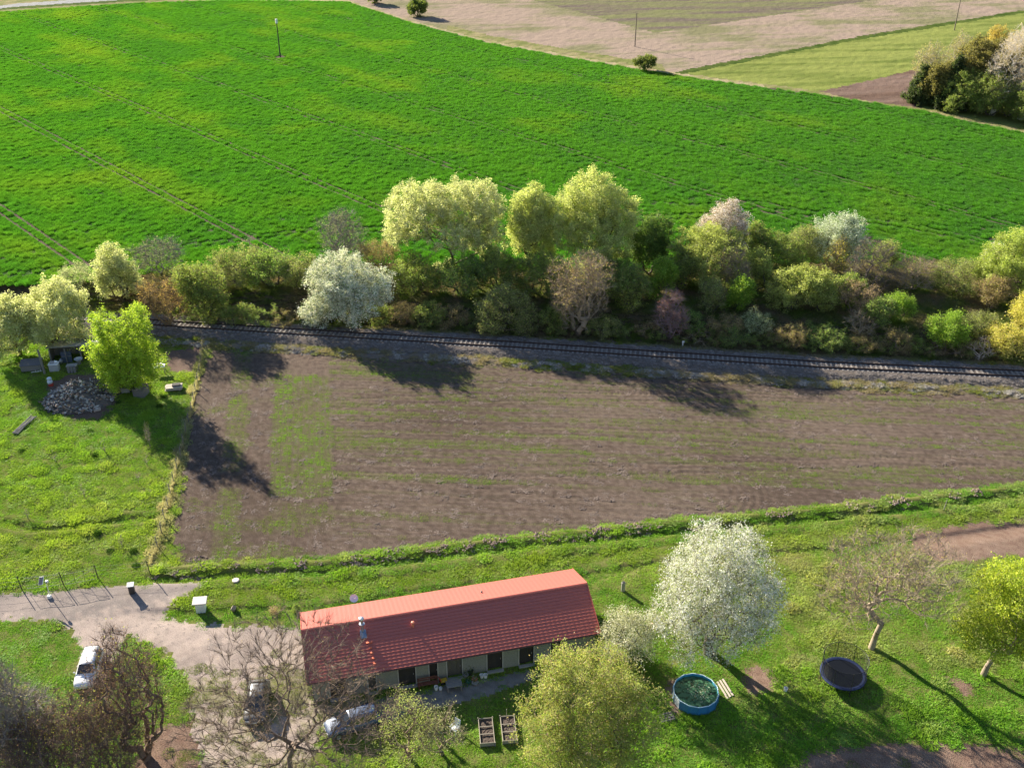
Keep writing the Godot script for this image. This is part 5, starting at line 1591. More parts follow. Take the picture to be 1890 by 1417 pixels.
func yard() -> void:
	var white := mat("white paint", Color(0.78, 0.78, 0.75), 0.6)
	var grey := grain(mat("weathered boards", Color(0.25, 0.235, 0.215), 0.9), 0.05, 0.65, 1.2, 0.9, 1.5, 61)
	var pale := grain(mat("pale timber", Color(0.52, 0.45, 0.38), 0.85), 0.05, 0.75, 1.12, 0.9, 1.0, 62)
	var conc := grain(mat("old concrete", Color(0.36, 0.34, 0.31), 0.9), 0.04, 0.7, 1.15, 0.9, 2.0, 63)
	# cars
	var wp := mat("car white", Color(0.72, 0.73, 0.75), 0.25)
	wp.clearcoat_enabled = true
	var gp := mat("car graphite", Color(0.055, 0.06, 0.068), 0.28, 0.3)
	gp.clearcoat_enabled = true
	var bp := mat("car blue", Color(0.03, 0.075, 0.17), 0.22, 0.35)
	bp.clearcoat_enabled = true
	car("white hatchback parked beside the reddish brown bare tree", "", Vector2(-35.41,-62.26), 0.12, wp, 4.1, 1.75, 1.45, true)
	car("dark graphite car parked under the large bare walnut tree", "", Vector2(-20.55,-58.67), 0.10, gp, 4.3, 1.78, 1.45, false)
	car("blue estate car parked along the shaded barn wall", "", Vector2(-12.57,-56.67), -1.18, bp, 4.4, 1.78, 1.5, true)
	# cabinet, post box, solar lamp
	var o := thing("well_housing", "white plank housing with flat overhanging lid on the grass island", "housing", ground_at(Vector2(-28.15,-70.09)), 0.12)
	part(o, "box", boxm(Vector3(0.82, 1.15, 0.7), 0.02, Vector3(0, 0.57, 0)), white)
	for k in 4: part(o, "plank", boxm(Vector3(0.17, 1.0, 0.03)), mat("plank paint", Color(0.62, 0.66, 0.68), 0.7), Vector3(-0.3 + 0.2 * k, 0.55, 0.365))
	part(o, "lid", boxm(Vector3(1.25, 0.07, 1.0), 0.02, Vector3(0, 1.2, 0), Basis(Vector3.RIGHT, 0.08)), mat("lid grey", Color(0.5, 0.47, 0.44), 0.7))
	o = thing("letter_box", "dark steel letter box with white lid beside the dirt road", "letter box", ground_at(Vector2(-35.06,-72.19)), 0.2)
	part(o, "box", boxm(Vector3(0.5, 0.95, 0.4), 0.02, Vector3(0, 0.5, 0)), mat("box dark", Color(0.035, 0.035, 0.035), 0.5))
	part(o, "lid", boxm(Vector3(0.62, 0.06, 0.55), 0.02, Vector3(0, 1.02, 0.02), Basis(Vector3.RIGHT, 0.2)), white)
	o = thing("solar_camera", "white pole with tilted solar panel and camera at the road side", "solar camera", ground_at(Vector2(-42.46,-71.68)), 0.0)
	part(o, "pole", tubem(Vector3(0, -0.1, 0), Vector3(0, 1.75, 0), 0.035, 0.03, 8), white)
	var pn := part(o, "solar_panel", boxm(Vector3(0.62, 0.04, 0.75), 0.01), white, Vector3(-0.38, 1.95, 0.05), Vector3(0.75, 0.0, 0.55))
	part(pn, "cells", boxm(Vector3(0.54, 0.01, 0.67)), mat("solar cells", Color(0.03, 0.035, 0.06), 0.15), Vector3(0, 0.025, 0))
	var hd := part(o, "camera_head", lathem([Vector2(0, -0.13), Vector2(0.12, -0.08), Vector2(0.16, 0.04), Vector2(0.1, 0.13), Vector2(0, 0.15)], 12), white, Vector3(0.14, 1.85, 0.05))
	part(hd, "lens", tubem(Vector3(0, 0, 0.1), Vector3(0, -0.02, 0.18), 0.07, 0.06, 10), mat("car trim", Color.BLACK))
	part(o, "foot_box", boxm(Vector3(0.36, 0.3, 0.3), 0.03, Vector3(0, 0.13, 0.12)), white)
	# road side fence
	var f := thing("road_fence", "leaning dark post and wire fence along the dirt road", "fence", Vector3.ZERO)
	var dk := grain(mat("dark post", Color(0.06, 0.05, 0.042), 0.9), 0.05, 0.7, 1.2, 1.0, 1.0, 64)
	var posts := [Vector2(-49.33,-72.34), Vector2(-45.48,-72.71), Vector2(-41.83,-73.31), Vector2(-38.95,-74.30), Vector2(-34.22,-74.84)]
	for k in posts.size():
		part(f, "post", tubem(Vector3(0, -0.2, 0), Vector3(-0.12, 1.6, 0), 0.05, 0.04, 7), dk, ground_at(posts[k]))
		if k > 0:
			for y in [0.45, 0.95, 1.4]:
				part(f, "wire", tubem(ground_at(posts[k - 1], y) + Vector3(-0.07, 0, 0), ground_at(posts[k], y) + Vector3(-0.07, 0, 0), 0.008, 0.008, 4), mat("wire", Color(0.2, 0.2, 0.19), 0.5, 0.6))
	for k in 2:
		var a := ground_at([Vector2(-44.91,-72.56), Vector2(-41.50,-73.09)][k])
		var b := ground_at([Vector2(-42.00,-73.09), Vector2(-39.07,-73.92)][k])
		var gt := thing("field_gate", ["tubular steel gate next to the solar camera pole", "tubular steel gate between two dark fence posts"][k], "gate", a, 0.0, "gates in the road fence")
		var d := b - a
		var tube_m := mat("gate steel", Color(0.10, 0.11, 0.10), 0.6, 0.3)
		for y in [0.25, 1.45]:
			part(gt, "rail", tubem(Vector3(0, y, 0), d + Vector3(0, y, 0), 0.019, 0.019, 6), tube_m)
		for t in [0.0, 0.33, 0.66, 1.0]:
			part(gt, "upright", tubem(d * t + Vector3(0, 0.22, 0), d * t + Vector3(0, 1.47, 0), 0.017, 0.017, 6), tube_m)
		part(gt, "brace", tubem(Vector3(0, 0.27, 0), d + Vector3(0, 1.43, 0), 0.012, 0.012, 6), tube_m)
	# fence between meadow and field
	f = thing("field_fence", "long sagging wire fence in dry grass beside the brown field", "fence", Vector3.ZERO)
	var run := 0.0
	for k in FENCE.size() - 1:
		var n := int(FENCE[k].distance_to(FENCE[k + 1]) / 3.0) + 1
		for q in n:
			var p := FENCE[k].lerp(FENCE[k + 1], float(q) / n)
			var p2 := FENCE[k].lerp(FENCE[k + 1], float(q + 1) / n)
			part(f, "post", tubem(Vector3(0, -0.2, 0), Vector3(rf(-0.1, 0.1), 1.35, rf(-0.06, 0.06)), 0.05, 0.045, 6), grey, ground_at(p))
			for y in [0.4, 0.8, 1.2]:
				part(f, "wire", tubem(ground_at(p, y), ground_at(p2, y), 0.007, 0.007, 3), mat("wire", Color.WHITE))
	# lawn things
	o = thing("concrete_post", "short thick grey concrete pillar standing alone on the lawn", "pillar", ground_at(Vector2(10.29,-72.56)))
	part(o, "shaft", lathem([Vector2(0.19, -0.1), Vector2(0.19, 0.95), Vector2(0.16, 1.0), Vector2(0, 1.0)], 12), conc)
	part(o, "cap", lathem([Vector2(0.0, 1.0), Vector2(0.13, 1.0), Vector2(0.11, 1.06), Vector2(0, 1.07)], 12), mat("box dark", Color.BLACK))
	o = thing("thin_post", "thin grey stake at the grass edge near the bare soil", "post", ground_at(Vector2(44.43,-84.71)))
	part(o, "stake", tubem(Vector3(0, -0.2, 0), Vector3(0.1, 1.3, 0), 0.05, 0.04, 7), grey)
	o = thing("boulder", "reddish grey boulder beside the white plank housing", "rock", ground_at(Vector2(-25.26,-70.09)))
	var b := MB.new()
	b.stone(Vector3(0, 0.2, 0), Vector3(0.35, 0.5, 0.32), rng)
	part(o, "stone", b.done(true), grain(mat("boulder stone", Color(0.4, 0.31, 0.27), 0.9), 0.03, 0.7, 1.15, 1.0, 3.0, 65))
	o = thing("stone_disc", "flat pale round stone at the end of the dirt road", "rock", ground_at(Vector2(-25.89,-73.84)))
	part(o, "slab", lathem([Vector2(0.32, 0.0), Vector2(0.34, 0.1), Vector2(0.28, 0.14), Vector2(0, 0.15)], 11), mat("pale stone", Color(0.62, 0.52, 0.46), 0.85))
	o = thing("garden_shrub", "tiny dark round shrub behind the barn end", "shrub", ground_at(Vector2(-19.47,-69.81)))
	var gm := grow(tree_kinds()["dark"], "", 0.7, 0.45, 0.0, 0.5)
	part(o, "trunk", gm[0], bark_mat(Color(0.1, 0.085, 0.065)))
	crown(o, "dark", tree_kinds()["dark"], gm[1], leafy("leaf", 0.55, 1.0))
	o = thing("garden_shrub", "dry pale low shrub next to the tiny dark one", "shrub", ground_at(Vector2(-21.52,-69.81)))
	gm = grow(tree_kinds()["pinktwig"], "", 0.5, 0.6, 0.0, 0.5)
	part(o, "trunk", gm[0], bark_mat(Color(0.23, 0.17, 0.13)))
	crown(o, "pinktwig", tree_kinds()["pinktwig"], gm[1], leafy("leaf", 0.55, 1.0))
	bucket("white_bucket", "white bucket standing alone on the lawn near the trampoline", Vector2(22.50,-60.28), 0.17, 0.34, white)
	bucket("white_bucket", "larger white bucket by the reddish bench", Vector2(-6.25,-60.46), 0.17, 0.36, white)
	bucket("white_bucket", "smaller white tub beside the larger white bucket", Vector2(-5.89,-60.46), 0.15, 0.22, white)
	bucket("white_bucket", "white planter pot nearest the dark barn gate", Vector2(-2.53,-61.83), 0.18, 0.3, white)
	bucket("white_bucket", "white planter pot between flower pots and barn gate", Vector2(-2.22,-61.83), 0.18, 0.34, white)
	var greens := [Color(0.08, 0.16, 0.03), Color(0.12, 0.2, 0.04), Color(0.3, 0.32, 0.3)]
	potted(Vector2(-3.85,-61.89), "potted shrub in grey pot against the barn wall", conc, greens, 0.24, 0.3)
	potted(Vector2(-3.50,-62.13), "tall potted plant in dark pot by the barn wall", mat("box dark", Color.BLACK), greens, 0.26, 0.45)
	potted(Vector2(-3.64,-61.23), "low potted plant in green pot on the paved strip", mat("pot green", Color(0.03, 0.14, 0.09), 0.5), greens, 0.22, 0.26)
	potted(Vector2(-3.11,-61.41), "potted plant in terracotta pot on the paved strip", mat("terracotta", Color(0.4, 0.16, 0.08), 0.8), greens, 0.24, 0.3)
	potted(Vector2(-3.06,-61.11), "wide grey bowl of plants on the paved strip", conc, greens, 0.28, 0.22)
	o = thing("garden_bench", "long reddish wooden bench against the barn wall", "bench", ground_at(Vector2(-6.94,-60.75), 0.015), deg_to_rad(13.56))
	var rw := grain(mat("red wood", Color(0.16, 0.055, 0.035), 0.7), 0.05, 0.7, 1.2, 1.0, 0.6, 66)
	for k in 3: part(o, "seat_slat", boxm(Vector3(1.7, 0.04, 0.12), 0.01), rw, Vector3(0, 0.43, -0.15 + 0.14 * k))
	for k in 2: part(o, "back_slat", boxm(Vector3(1.7, 0.12, 0.03), 0.01), rw, Vector3(0, 0.62 + 0.17 * k, -0.25 - 0.03 * k))
	for s in [-1, 1]:
		part(o, "leg", boxm(Vector3(0.07, 0.44, 0.4)), rw, Vector3(s * 0.75, 0.21, 0))
		part(o, "leg", boxm(Vector3(0.07, 0.5, 0.06)), rw, Vector3(s * 0.75, 0.62, -0.235))
	o = thing("toy_cart", "small yellow and red toy cart beside the barn door", "cart", ground_at(Vector2(-5.67,-61.23), 0.015), 0.4)
	part(o, "tray", boxm(Vector3(0.55, 0.16, 0.4), 0.04, Vector3(0, 0.3, 0)), mat("toy yellow", Color(0.5, 0.34, 0.03), 0.5))
	part(o, "handle", boxm(Vector3(0.05, 0.5, 0.36), 0.01, Vector3(-0.32, 0.5, 0), Basis(Vector3.BACK, 0.4)), mat("toy red", Color(0.4, 0.04, 0.02), 0.5))
	for s in [-1, 1]: for x in [-0.18, 0.18]: part(o, "wheel", tubem(Vector3(x, 0.13, s * 0.18), Vector3(x, 0.13, s * 0.25), 0.13, 0.13, 12), mat("car trim", Color.BLACK))
	o = thing("patio_table", "low grey wooden table on the paved strip", "table", ground_at(Vector2(-4.78,-60.64), 0.015), deg_to_rad(13.56))
	for k in 4: part(o, "table_board", boxm(Vector3(1.3, 0.04, 0.19), 0.008), grey, Vector3(0, 0.55, -0.3 + 0.2 * k))
	for s in [-1, 1]: for z in [-0.3, 0.3]: part(o, "leg", boxm(Vector3(0.07, 0.53, 0.07)), grey, Vector3(s * 0.55, 0.265, z))
	o = thing("sawhorse", "pale trestle stand by the blue car tail", "trestle", ground_at(Vector2(-9.81,-59.07)), 0.3)
	part(o, "beam", boxm(Vector3(0.7, 0.08, 0.07), 0.01, Vector3(0, 0.55, 0)), pale)
	for s in [-1, 1]: for z in [-0.25, 0.25]: part(o, "leg", tubem(Vector3(s * 0.3, 0, z), Vector3(s * 0.27, 0.55, z * 0.1), 0.025, 0.025, 5), pale)
	raised_bed("raised bed with boarded frame and white pot behind it", Vector2(-2.00,-55.92), 0.10)
	raised_bed("raised bed with a tall stake standing at its head", Vector2(-0.26,-56.18), 0.10)
	o = thing("garden_stake", "tall thin wooden stake at the head of a raised bed", "stake", ground_at(Vector2(-0.43,-57.16)))
	part(o, "stick", tubem(Vector3(0, -0.2, 0), Vector3(0, 1.35, 0), 0.03, 0.025, 6), pale)
	bucket("flower_pot", "small white pot behind the raised bed", Vector2(-2.20,-57.16), 0.12, 0.2, white, "", "pot")
	chair("white garden chair half hidden by the spiky fruit tree", Vector2(-4.48,-56.13), -0.6)
	planks("plank_path", "two long pale planks lying on the grass beside the pool", "planks", Vector2(17.60,-60.52), 0.28, 3, Vector3(0.16, 0.05, 1.9), 0.12, pale, 0.03, false)
	planks("pallet", "dark wooden pallet lying on the grass below the pool", "pallet", Vector2(12.33,-57.44), -1.25, 4, Vector3(0.16, 0.04, 1.25), 0.06, mat("dark timber", Color(0.13, 0.12, 0.115), 0.9), 0.05)
	o = thing("red_mower", "small red lawn mower beside the white cherry", "mower", ground_at(Vector2(12.73,-67.87)), 0.9)
	part(o, "deck", boxm(Vector3(0.5, 0.2, 0.65), 0.06, Vector3(0, 0.2, 0)), mat("mower red", Color(0.5, 0.02, 0.025), 0.35))
	part(o, "engine", lathem([Vector2(0.15, 0.3), Vector2(0.15, 0.42), Vector2(0.08, 0.46), Vector2(0, 0.46)], 12), mat("car trim", Color.BLACK))
	for s in [-1, 1]:
		part(o, "handle", tubem(Vector3(s * 0.2, 0.3, -0.3), Vector3(s * 0.22, 0.95, -1.0), 0.015, 0.015, 6), mat("car trim", Color.BLACK))
		for z in [-0.26, 0.26]: part(o, "wheel", tubem(Vector3(s * 0.25, 0.1, z), Vector3(s * 0.31, 0.1, z), 0.1, 0.1, 12), mat("car trim", Color.BLACK))
	# the scrap corner by the poplar
	o = thing("open_shed", "open fronted shed with pale tin roof behind the junk", "shed", ground_at(Vector2(-56.76,-116.55)), 0.16)
	var tin := grain(mat("tin", Color(0.55, 0.53, 0.50), 0.5, 0.4), 0.03, 0.6, 1.15, 0.6, 1.0, 67)
	for k in 7:
		part(o, "roof_sheet", boxm(Vector3(0.95, 0.03, 2.9), 0.005), tin, Vector3(-2.7 + 0.9 * k, 2.16 + 0.012 * (k % 2), -1.1), Vector3(-0.2, 0, 0.03))
	for k in 14: part(o, "wall_board", boxm(Vector3(0.4, 2.25, 0.04)), grey, Vector3(-2.75 + 0.42 * k, 1.1, -2.3), Vector3(0, 0, rf(-0.02, 0.02)))
	for k in 4: part(o, "post", boxm(Vector3(0.12, 2.2, 0.12)), grey, Vector3(-2.8 + 1.87 * k, 1.05, 0.1))
	for s in [-1, 1]: part(o, "side_wall", boxm(Vector3(0.05, 2.0, 2.2)), grey, Vector3(s * 2.95, 1.0, -1.15))
	o = thing("blue_door_panel", "blue grey door panel leaning inside the open shed", "panel", ground_at(Vector2(-57.75,-116.55)), 0.16)
	part(o, "leaf", boxm(Vector3(1.3, 1.5, 0.06), 0.01, Vector3(0, 0.75, 0), Basis(Vector3.RIGHT, -0.15)), mat("blue grey", Color(0.07, 0.09, 0.12), 0.7))
	part(o, "rail", boxm(Vector3(1.3, 0.1, 0.08), 0.01, Vector3(0, 0.9, 0.02), Basis(Vector3.RIGHT, -0.15)), grey)
	o = thing("hutch", "grey boarded hutch with sloping dark lid", "hutch", ground_at(Vector2(-61.43,-114.53)), 0.18)
	for k in 6: part(o, "front_board", boxm(Vector3(0.4, 0.85, 0.05)), grey, Vector3(-1.02 + 0.41 * k, 0.6, 0.62))
	part(o, "body", boxm(Vector3(2.45, 0.85, 1.15)), mat("dark timber", Color(0.13, 0.12, 0.115), 0.9), Vector3(0, 0.6, 0))
	part(o, "lid", boxm(Vector3(2.65, 0.06, 1.5), 0.02), mat("lid felt", Color(0.13, 0.125, 0.13), 0.85), Vector3(0, 1.12, 0.02), Vector3(0.2, 0, 0))
	for s in [-1, 1]: part(o, "leg", boxm(Vector3(0.1, 0.3, 0.1)), grey, Vector3(s * 1.1, 0.1, 0.5))
	o = thing("trestle_frame", "white tubular frame lying before the hutch", "frame", ground_at(Vector2(-60.53,-113.68)), 0.3)
	for k in 4: part(o, "bar", tubem(Vector3(-0.5 + 0.3 * k, 0.05, -0.2), Vector3(-0.4 + 0.3 * k, 0.4 + 0.1 * (k % 2), 0.3), 0.04, 0.04, 6), white)
	part(o, "cross_bar", tubem(Vector3(-0.7, 0.15, 0), Vector3(0.6, 0.2, 0.1), 0.035, 0.035, 6), white)
	o = thing("white_cabinet", "white metal cabinet with junk piled on top", "cabinet", ground_at(Vector2(-58.47,-114.25)), 0.15)
	part(o, "box", boxm(Vector3(1.15, 0.95, 0.8), 0.03, Vector3(0, 0.5, 0)), mat("cabinet grey", Color(0.48, 0.48, 0.48), 0.6))
	part(o, "top", boxm(Vector3(1.25, 0.06, 0.9), 0.01, Vector3(0, 1.01, 0)), white)
	part(o, "door", boxm(Vector3(1.0, 0.78, 0.03), 0.005, Vector3(0, 0.48, 0.415)), mat("cabinet door", Color(0.42, 0.42, 0.43), 0.6))
	for k in 7:
		var c := thing("scrap_piece", "crumpled white scrap heaped on and behind the white cabinet", "scrap", ground_at(Vector2(-58.47,-114.25), 1.04 if k < 3 else 0.0) + Vector3(rf(-0.45, 0.45), 0.0, rf(-0.2, 0.2) if k < 3 else rf(-1.6, -0.7)), rf(0, 3), "scrap round the white cabinet")
		var sb := MB.new()
		var hh := 0.16 if k < 3 else 0.5
		sb.stone(Vector3(0, hh, 0), Vector3(0.32, hh, 0.3), rng)
		part(c, "lump", sb.done(true), white if k % 2 else tin)
	o = thing("gate_post", "thick weathered pole beside the white cabinet", "post", ground_at(Vector2(-59.45,-113.40)))
	part(o, "shaft", tubem(Vector3(0, -0.2, 0), Vector3(-0.1, 3.4, 0), 0.16, 0.13, 9), grey)
	o = thing("work_table", "grey work table with boards leaning against it", "table", ground_at(Vector2(-56.19,-114.25)), 0.15)
	part(o, "table_top", boxm(Vector3(1.3, 0.07, 0.8), 0.02, Vector3(0, 0.85, 0)), tin)
	for s in [-1, 1]: for z in [-0.3, 0.3]: part(o, "leg", boxm(Vector3(0.08, 0.82, 0.08)), grey, Vector3(s * 0.55, 0.41, z))
	for k in 3: part(o, "leaning_board", boxm(Vector3(0.3, 0.95, 0.04), 0.005, Vector3(-0.35 + 0.36 * k, 0.45, 0.5), Basis(Vector3.RIGHT, -0.2)), grey)
	o = thing("wash_tub", "white oval wash tub on a stand in the scrap corner", "tub", ground_at(Vector2(-55.98,-115.97)), 0.2)
	part(o, "tub", lathem([Vector2(0.3, 0.45), Vector2(0.5, 0.8), Vector2(0.55, 0.82), Vector2(0.48, 0.82), Vector2(0.3, 0.55), Vector2(0, 0.55)], 16), mat("cabinet grey", Color.WHITE))
	part(o, "stand", tubem(Vector3(0, 0, 0), Vector3(0, 0.45, 0), 0.25, 0.22, 10), grey)
	o = thing("sack_on_crate", "white rounded sack on a small red crate beside the rubble", "sack", ground_at(Vector2(-57.57,-110.51)), 0.2)
	part(o, "sack", lathem([Vector2(0.0, 0.35), Vector2(0.3, 0.38), Vector2(0.34, 0.6), Vector2(0.22, 0.78), Vector2(0.3, 0.95), Vector2(0.24, 1.12), Vector2(0, 1.2)], 14), mat("sack", Color(0.62, 0.68, 0.75), 0.7))
	part(o, "crate", boxm(Vector3(0.5, 0.38, 0.42), 0.02, Vector3(0.06, 0.18, 0.05)), mat("crate red", Color(0.42, 0.05, 0.03), 0.6))
	rubble()
	o = thing("log_crate", "tall slatted crate filled with split firewood", "crate", ground_at(Vector2(-45.47,-108.13)), -0.15)
	for k in 7:
		part(o, "front_slat", boxm(Vector3(1.3, 0.12, 0.04), 0.005), grey, Vector3(0, 0.1 + 0.17 * k, 0.75))
		for s in [-1, 1]: part(o, "side_slat", boxm(Vector3(0.04, 0.12, 1.5), 0.005), grey, Vector3(s * 0.67, 0.1 + 0.17 * k, 0))
	part(o, "back_panel", boxm(Vector3(1.3, 1.25, 0.04)), grey, Vector3(0, 0.62, -0.75))
	for k in 40:
		var p := Vector3(rf(-0.52, 0.52), rf(0.95, 1.3), rf(-0.62, 0.62))
		var d := Vector3(rf(-1, 1), rf(-0.25, 0.35), rf(-1, 1)).normalized() * 0.2
		part(o, "log", tubem(p - d, p + d, 0.075, 0.07, 5), [pale, tin, grey][k % 3])
	for k in 20:
		var p := Vector3(rf(-0.5, 0.5), rf(0.1, 0.9), rf(0.2, 0.6))
		part(o, "log", tubem(p - Vector3(0.15, 0, 0), p + Vector3(0.15, 0.03, 0), 0.08, 0.075, 5), grey)
	o = thing("grey_box", "grey board box under the lime poplar", "box", ground_at(Vector2(-47.54,-108.78)), 0.1)
	part(o, "box", boxm(Vector3(1.0, 0.7, 0.8), 0.02, Vector3(0, 0.35, 0)), conc)
	part(o, "lid", boxm(Vector3(1.08, 0.05, 0.88), 0.01, Vector3(0, 0.73, 0)), grey)
	o = thing("junk_table", "dark legged table loaded with white tins behind the log crate", "table", ground_at(Vector2(-44.98,-113.82)), 0.15)
	part(o, "table_top", boxm(Vector3(1.6, 0.06, 0.9), 0.01, Vector3(0, 0.95, 0)), white)
	for s in [-1, 1]: for z in [-0.38, 0.38]: part(o, "leg", boxm(Vector3(0.08, 0.92, 0.08)), grey, Vector3(s * 0.72, 0.46, z))
	for k in 5:
		var c := thing("white_tin", "white tin standing on the junk table", "tin", ground_at(Vector2(-44.98,-113.82), 0.985) + Vector3(-0.6 + 0.3 * k, 0, rf(-0.25, 0.25)), 0.0, "tins on the junk table")
		part(c, "can", lathem([Vector2(0.13, 0), Vector2(0.13, 0.26), Vector2(0.11, 0.27), Vector2(0, 0.27)], 12), white if k != 2 else mat("box dark", Color.BLACK))
	o = thing("timber_stack", "low stack of pale timber with a dark crate on top", "timber", ground_at(Vector2(-41.90,-109.58)), 0.2)
	for y in 3:
		for k in 5: part(o, "plank", boxm(Vector3(2.0, 0.09, 0.2), 0.01), pale, Vector3(rf(-0.08, 0.08), 0.17 + 0.13 * y, -0.45 + 0.23 * k))
	for s in [-1, 1]: part(o, "bearer", boxm(Vector3(0.12, 0.12, 1.1)), grey, Vector3(s * 0.7, 0.06, 0))
	o = thing("dark_crate", "dark slatted crate lying on the timber stack", "crate", ground_at(Vector2(-41.90,-109.58), 0.49) + Vector3(0.3, 0, -0.1), 0.2)
	for k in 5: part(o, "slat", boxm(Vector3(0.95, 0.2, 0.09), 0.01), mat("dark timber", Color.BLACK), Vector3(0, 0.1, -0.24 + 0.12 * k))
	o = thing("pole_bundle", "bundle of grey poles lying beside the meadow path", "poles", ground_at(Vector2(-56.83,-101.17), 0.06), -0.15)
	for k in 8: part(o, "pole", tubem(Vector3(rf(-0.4, 0.4), 0.05 + 0.04 * (k % 3), 2.0), Vector3(rf(-0.4, 0.4), 0.05 + 0.04 * (k % 3), -1.8), 0.06, 0.05, 6), grey)
	# far poles
	o = thing("field_mast", "dark pole with white box on top standing in the wheat", "pole", ground_at(Vector2(-62.83,-284.57)), 0.4)
	part(o, "shaft", tubem(Vector3(0, -0.3, 0), Vector3(0, 9.0, 0), 0.19, 0.12, 8), mat("tarred pole", Color(0.04, 0.035, 0.03), 0.8))
	part(o, "head_box", boxm(Vector3(0.55, 1.1, 0.45), 0.04, Vector3(0, 9.3, 0)), white)
	for k in 2:
		var at: Vector2 = [Vector2(34.67,-297.56), Vector2(133.33,-320.35)][k]
		o = thing("utility_pole", ["thin wooden utility pole standing in the pink stubble", "tall wooden utility pole above the wood"][k], "pole", Vector3(at.x, 2.0, at.y), 0.3, "wooden poles in the far fields")
		part(o, "shaft", tubem(Vector3(0, -0.3, 0), Vector3(0, [9.2, 12.5][k], 0), 0.17, 0.11, 7), mat("old pole", Color(0.16, 0.13, 0.1), 0.9))
		part(o, "cross_arm", boxm(Vector3(1.4, 0.1, 0.1), 0.01, Vector3(0, [8.8, 12.0][k], 0)), mat("old pole", Color.WHITE))

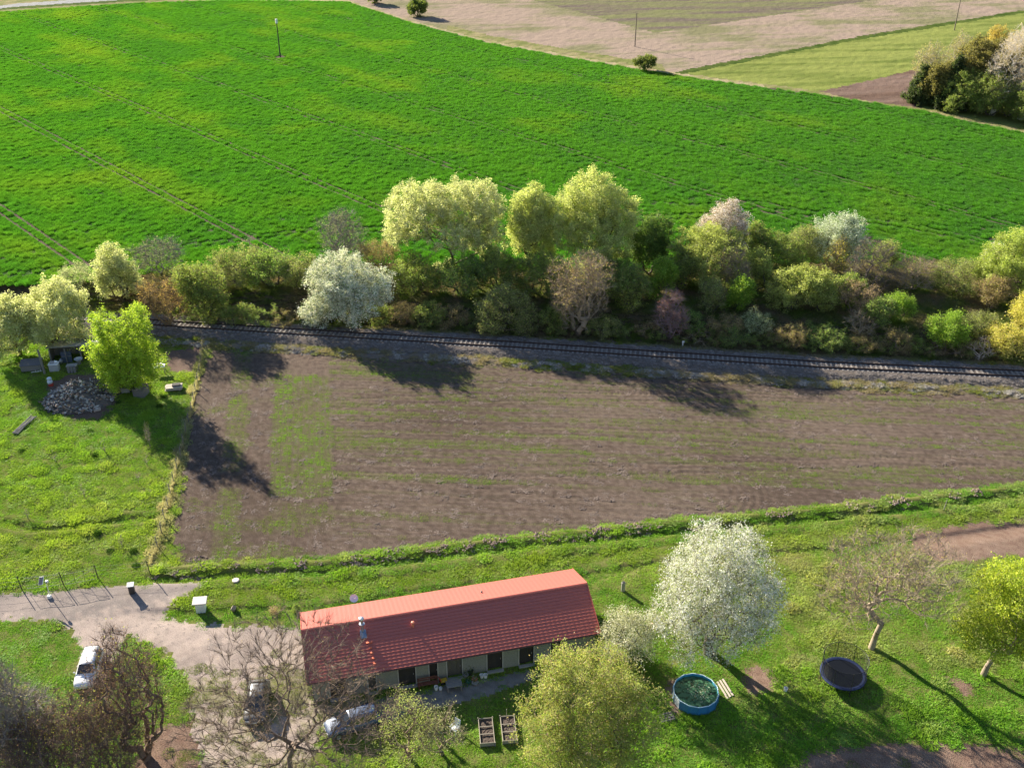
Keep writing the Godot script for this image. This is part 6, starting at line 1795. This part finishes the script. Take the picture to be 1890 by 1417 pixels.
func rubble() -> void:
	var o := thing("rubble_heap", "big heap of dark rubble and broken sticks by the poplar", "rubble heap", ground_at(Vector2(-52.78,-107.22)), 0.1)
	o.scale = Vector3(1.1, 1.25, 1.1)
	var m := mat("rubble", Color.WHITE, 0.9)
	m.vertex_color_use_as_albedo = true
	var b := MB.new()
	for k in 12:
		for q in 24:
			b.col = Color(0.13, 0.11, 0.095)
			var pt := func(i: int, j: int) -> Vector3:
				var r := i / 12.0
				var a := TAU * j / 24.0
				var hh := 2.1 * pow(maxf(0.0, 1.0 - r), 0.9) * (1.0 + 0.4 * n_fine.get_noise_2d(cos(a) * r * 30.0, sin(a) * r * 30.0))
				return Vector3(cos(a) * r * 3.8 + 0.4 * sin(a * 3.0) * r, hh - 0.03, sin(a) * r * 3.3)
			b.quad(pt.call(k, q + 1), pt.call(k, q), pt.call(k + 1, q), pt.call(k + 1, q + 1))
	part(o, "mound", b.done(true), m)
	b = MB.new()
	for k in 900:
		var r := sqrt(rng.randf())
		var a := rf(0, TAU)
		var p := Vector3(cos(a) * r * 3.9, 2.1 * pow(maxf(0.0, 1.0 - r), 0.9) + 0.03, sin(a) * r * 3.4)
		var t := rf(0.6, 1.3)
		b.col = [Color(0.16, 0.15, 0.145), Color(0.22, 0.21, 0.2), Color(0.32, 0.30, 0.28), Color(0.12, 0.11, 0.10), Color(0.5, 0.47, 0.43), Color(0.38, 0.26, 0.19)][rng.randi() % 6] * t
		if k % 3 == 0:
			var d := Vector3(rf(-1, 1), rf(-0.3, 0.6), rf(-1, 1)).normalized() * rf(0.15, 0.55)
			b.tube(p - d, p + d, 0.04, 0.03, 4)
		else:
			b.stone(p, Vector3(rf(0.1, 0.32), rf(0.08, 0.2), rf(0.1, 0.28)), rng)
	var sp := part(o, "rubble_pieces", b.done(true), m)
	sp.set_meta("kind", "stuff")
	var pl := thing("loose_plank", "pale plank lying across the rubble heap", "plank", ground_at(Vector2(-52.79,-108.52), 1.15), -0.1)
	part(pl, "board", boxm(Vector3(1.4, 0.05, 0.3), 0.01), mat("pale timber", Color.WHITE))
	var bt := thing("broken_trough", "pale broken trough at the foot of the rubble heap", "trough", ground_at(Vector2(-49.67,-104.56)), 0.4)
	part(bt, "side", boxm(Vector3(0.8, 0.28, 0.06), 0.01, Vector3(0, 0.14, 0.2), Basis(Vector3.RIGHT, 0.3)), mat("pale timber", Color.WHITE))
	part(bt, "side", boxm(Vector3(0.8, 0.28, 0.06), 0.01, Vector3(0, 0.14, -0.2), Basis(Vector3.RIGHT, -0.3)), mat("pale timber", Color.WHITE))
	part(bt, "base", boxm(Vector3(0.8, 0.05, 0.36), 0.01, Vector3(0, 0.05, 0)), mat("box dark", Color.BLACK))

# ------------------------------------------------------------------
func _ready() -> void:
	var cam := Camera3D.new()
	cam.name = "camera"
	add_child(cam)
	cam.position = Vector3(0, 64, 0)
	cam.rotation_degrees = Vector3(-30, 0, 0)
	cam.fov = 41.1
	cam.near = 0.5
	cam.far = 9000.0
	cam.current = true
	var env := Environment.new()
	var sky := ProceduralSkyMaterial.new()
	sky.sky_top_color = Color(0.35, 0.45, 0.60)
	sky.sky_horizon_color = Color(0.77, 0.79, 0.81)
	sky.sky_curve = 0.12
	sky.ground_bottom_color = Color(0.25, 0.28, 0.2)
	sky.ground_horizon_color = Color(0.6, 0.66, 0.7)
	sky.sun_angle_max = 20.0
	sky.sky_energy_multiplier = 0.75
	env.background_mode = Environment.BG_SKY
	env.sky = Sky.new()
	env.sky.sky_material = sky
	env.tonemap_mode = Environment.TONE_MAPPER_LINEAR
	env.tonemap_exposure = 3.4
	env.sdfgi_enabled = true
	env.ssao_enabled = true
	env.ssil_enabled = true
	var we := WorldEnvironment.new()
	we.name = "environment"
	we.environment = env
	add_child(we)
	var sun := DirectionalLight3D.new()
	sun.name = "sun"
	var az := deg_to_rad(SUN_AZ)
	var el := deg_to_rad(SUN_EL)
	add_child(sun)
	sun.look_at_from_position(Vector3.ZERO, Vector3(sin(az) * cos(el), -sin(el), cos(az) * cos(el)))
	sun.light_energy = 1.6
	sun.light_color = Color(1.0, 0.955, 0.88)
	sun.light_angular_distance = 0.5
	sun.shadow_enabled = true

	rng.seed = 7
	n_fine = noise(0.55, 1)
	n_mid = noise(0.14, 2)
	n_wide = noise(0.028, 3)
	edge_line = PackedVector2Array()
	for k in range(14, 7, -1):
		edge_line.append(FIELD[k])
	TOPL = WTOP.duplicate()
	TOPL.append_array(WRIGHT)
	sheets()
	far_sheets()
	railway()
	barn()
	rng.seed = 11
	wheat()
	rng.seed = 12
	grass()
	rng.seed = 13
	stones()
	trees()
	rng.seed = 14
	pool()
	trampoline()
	yard()
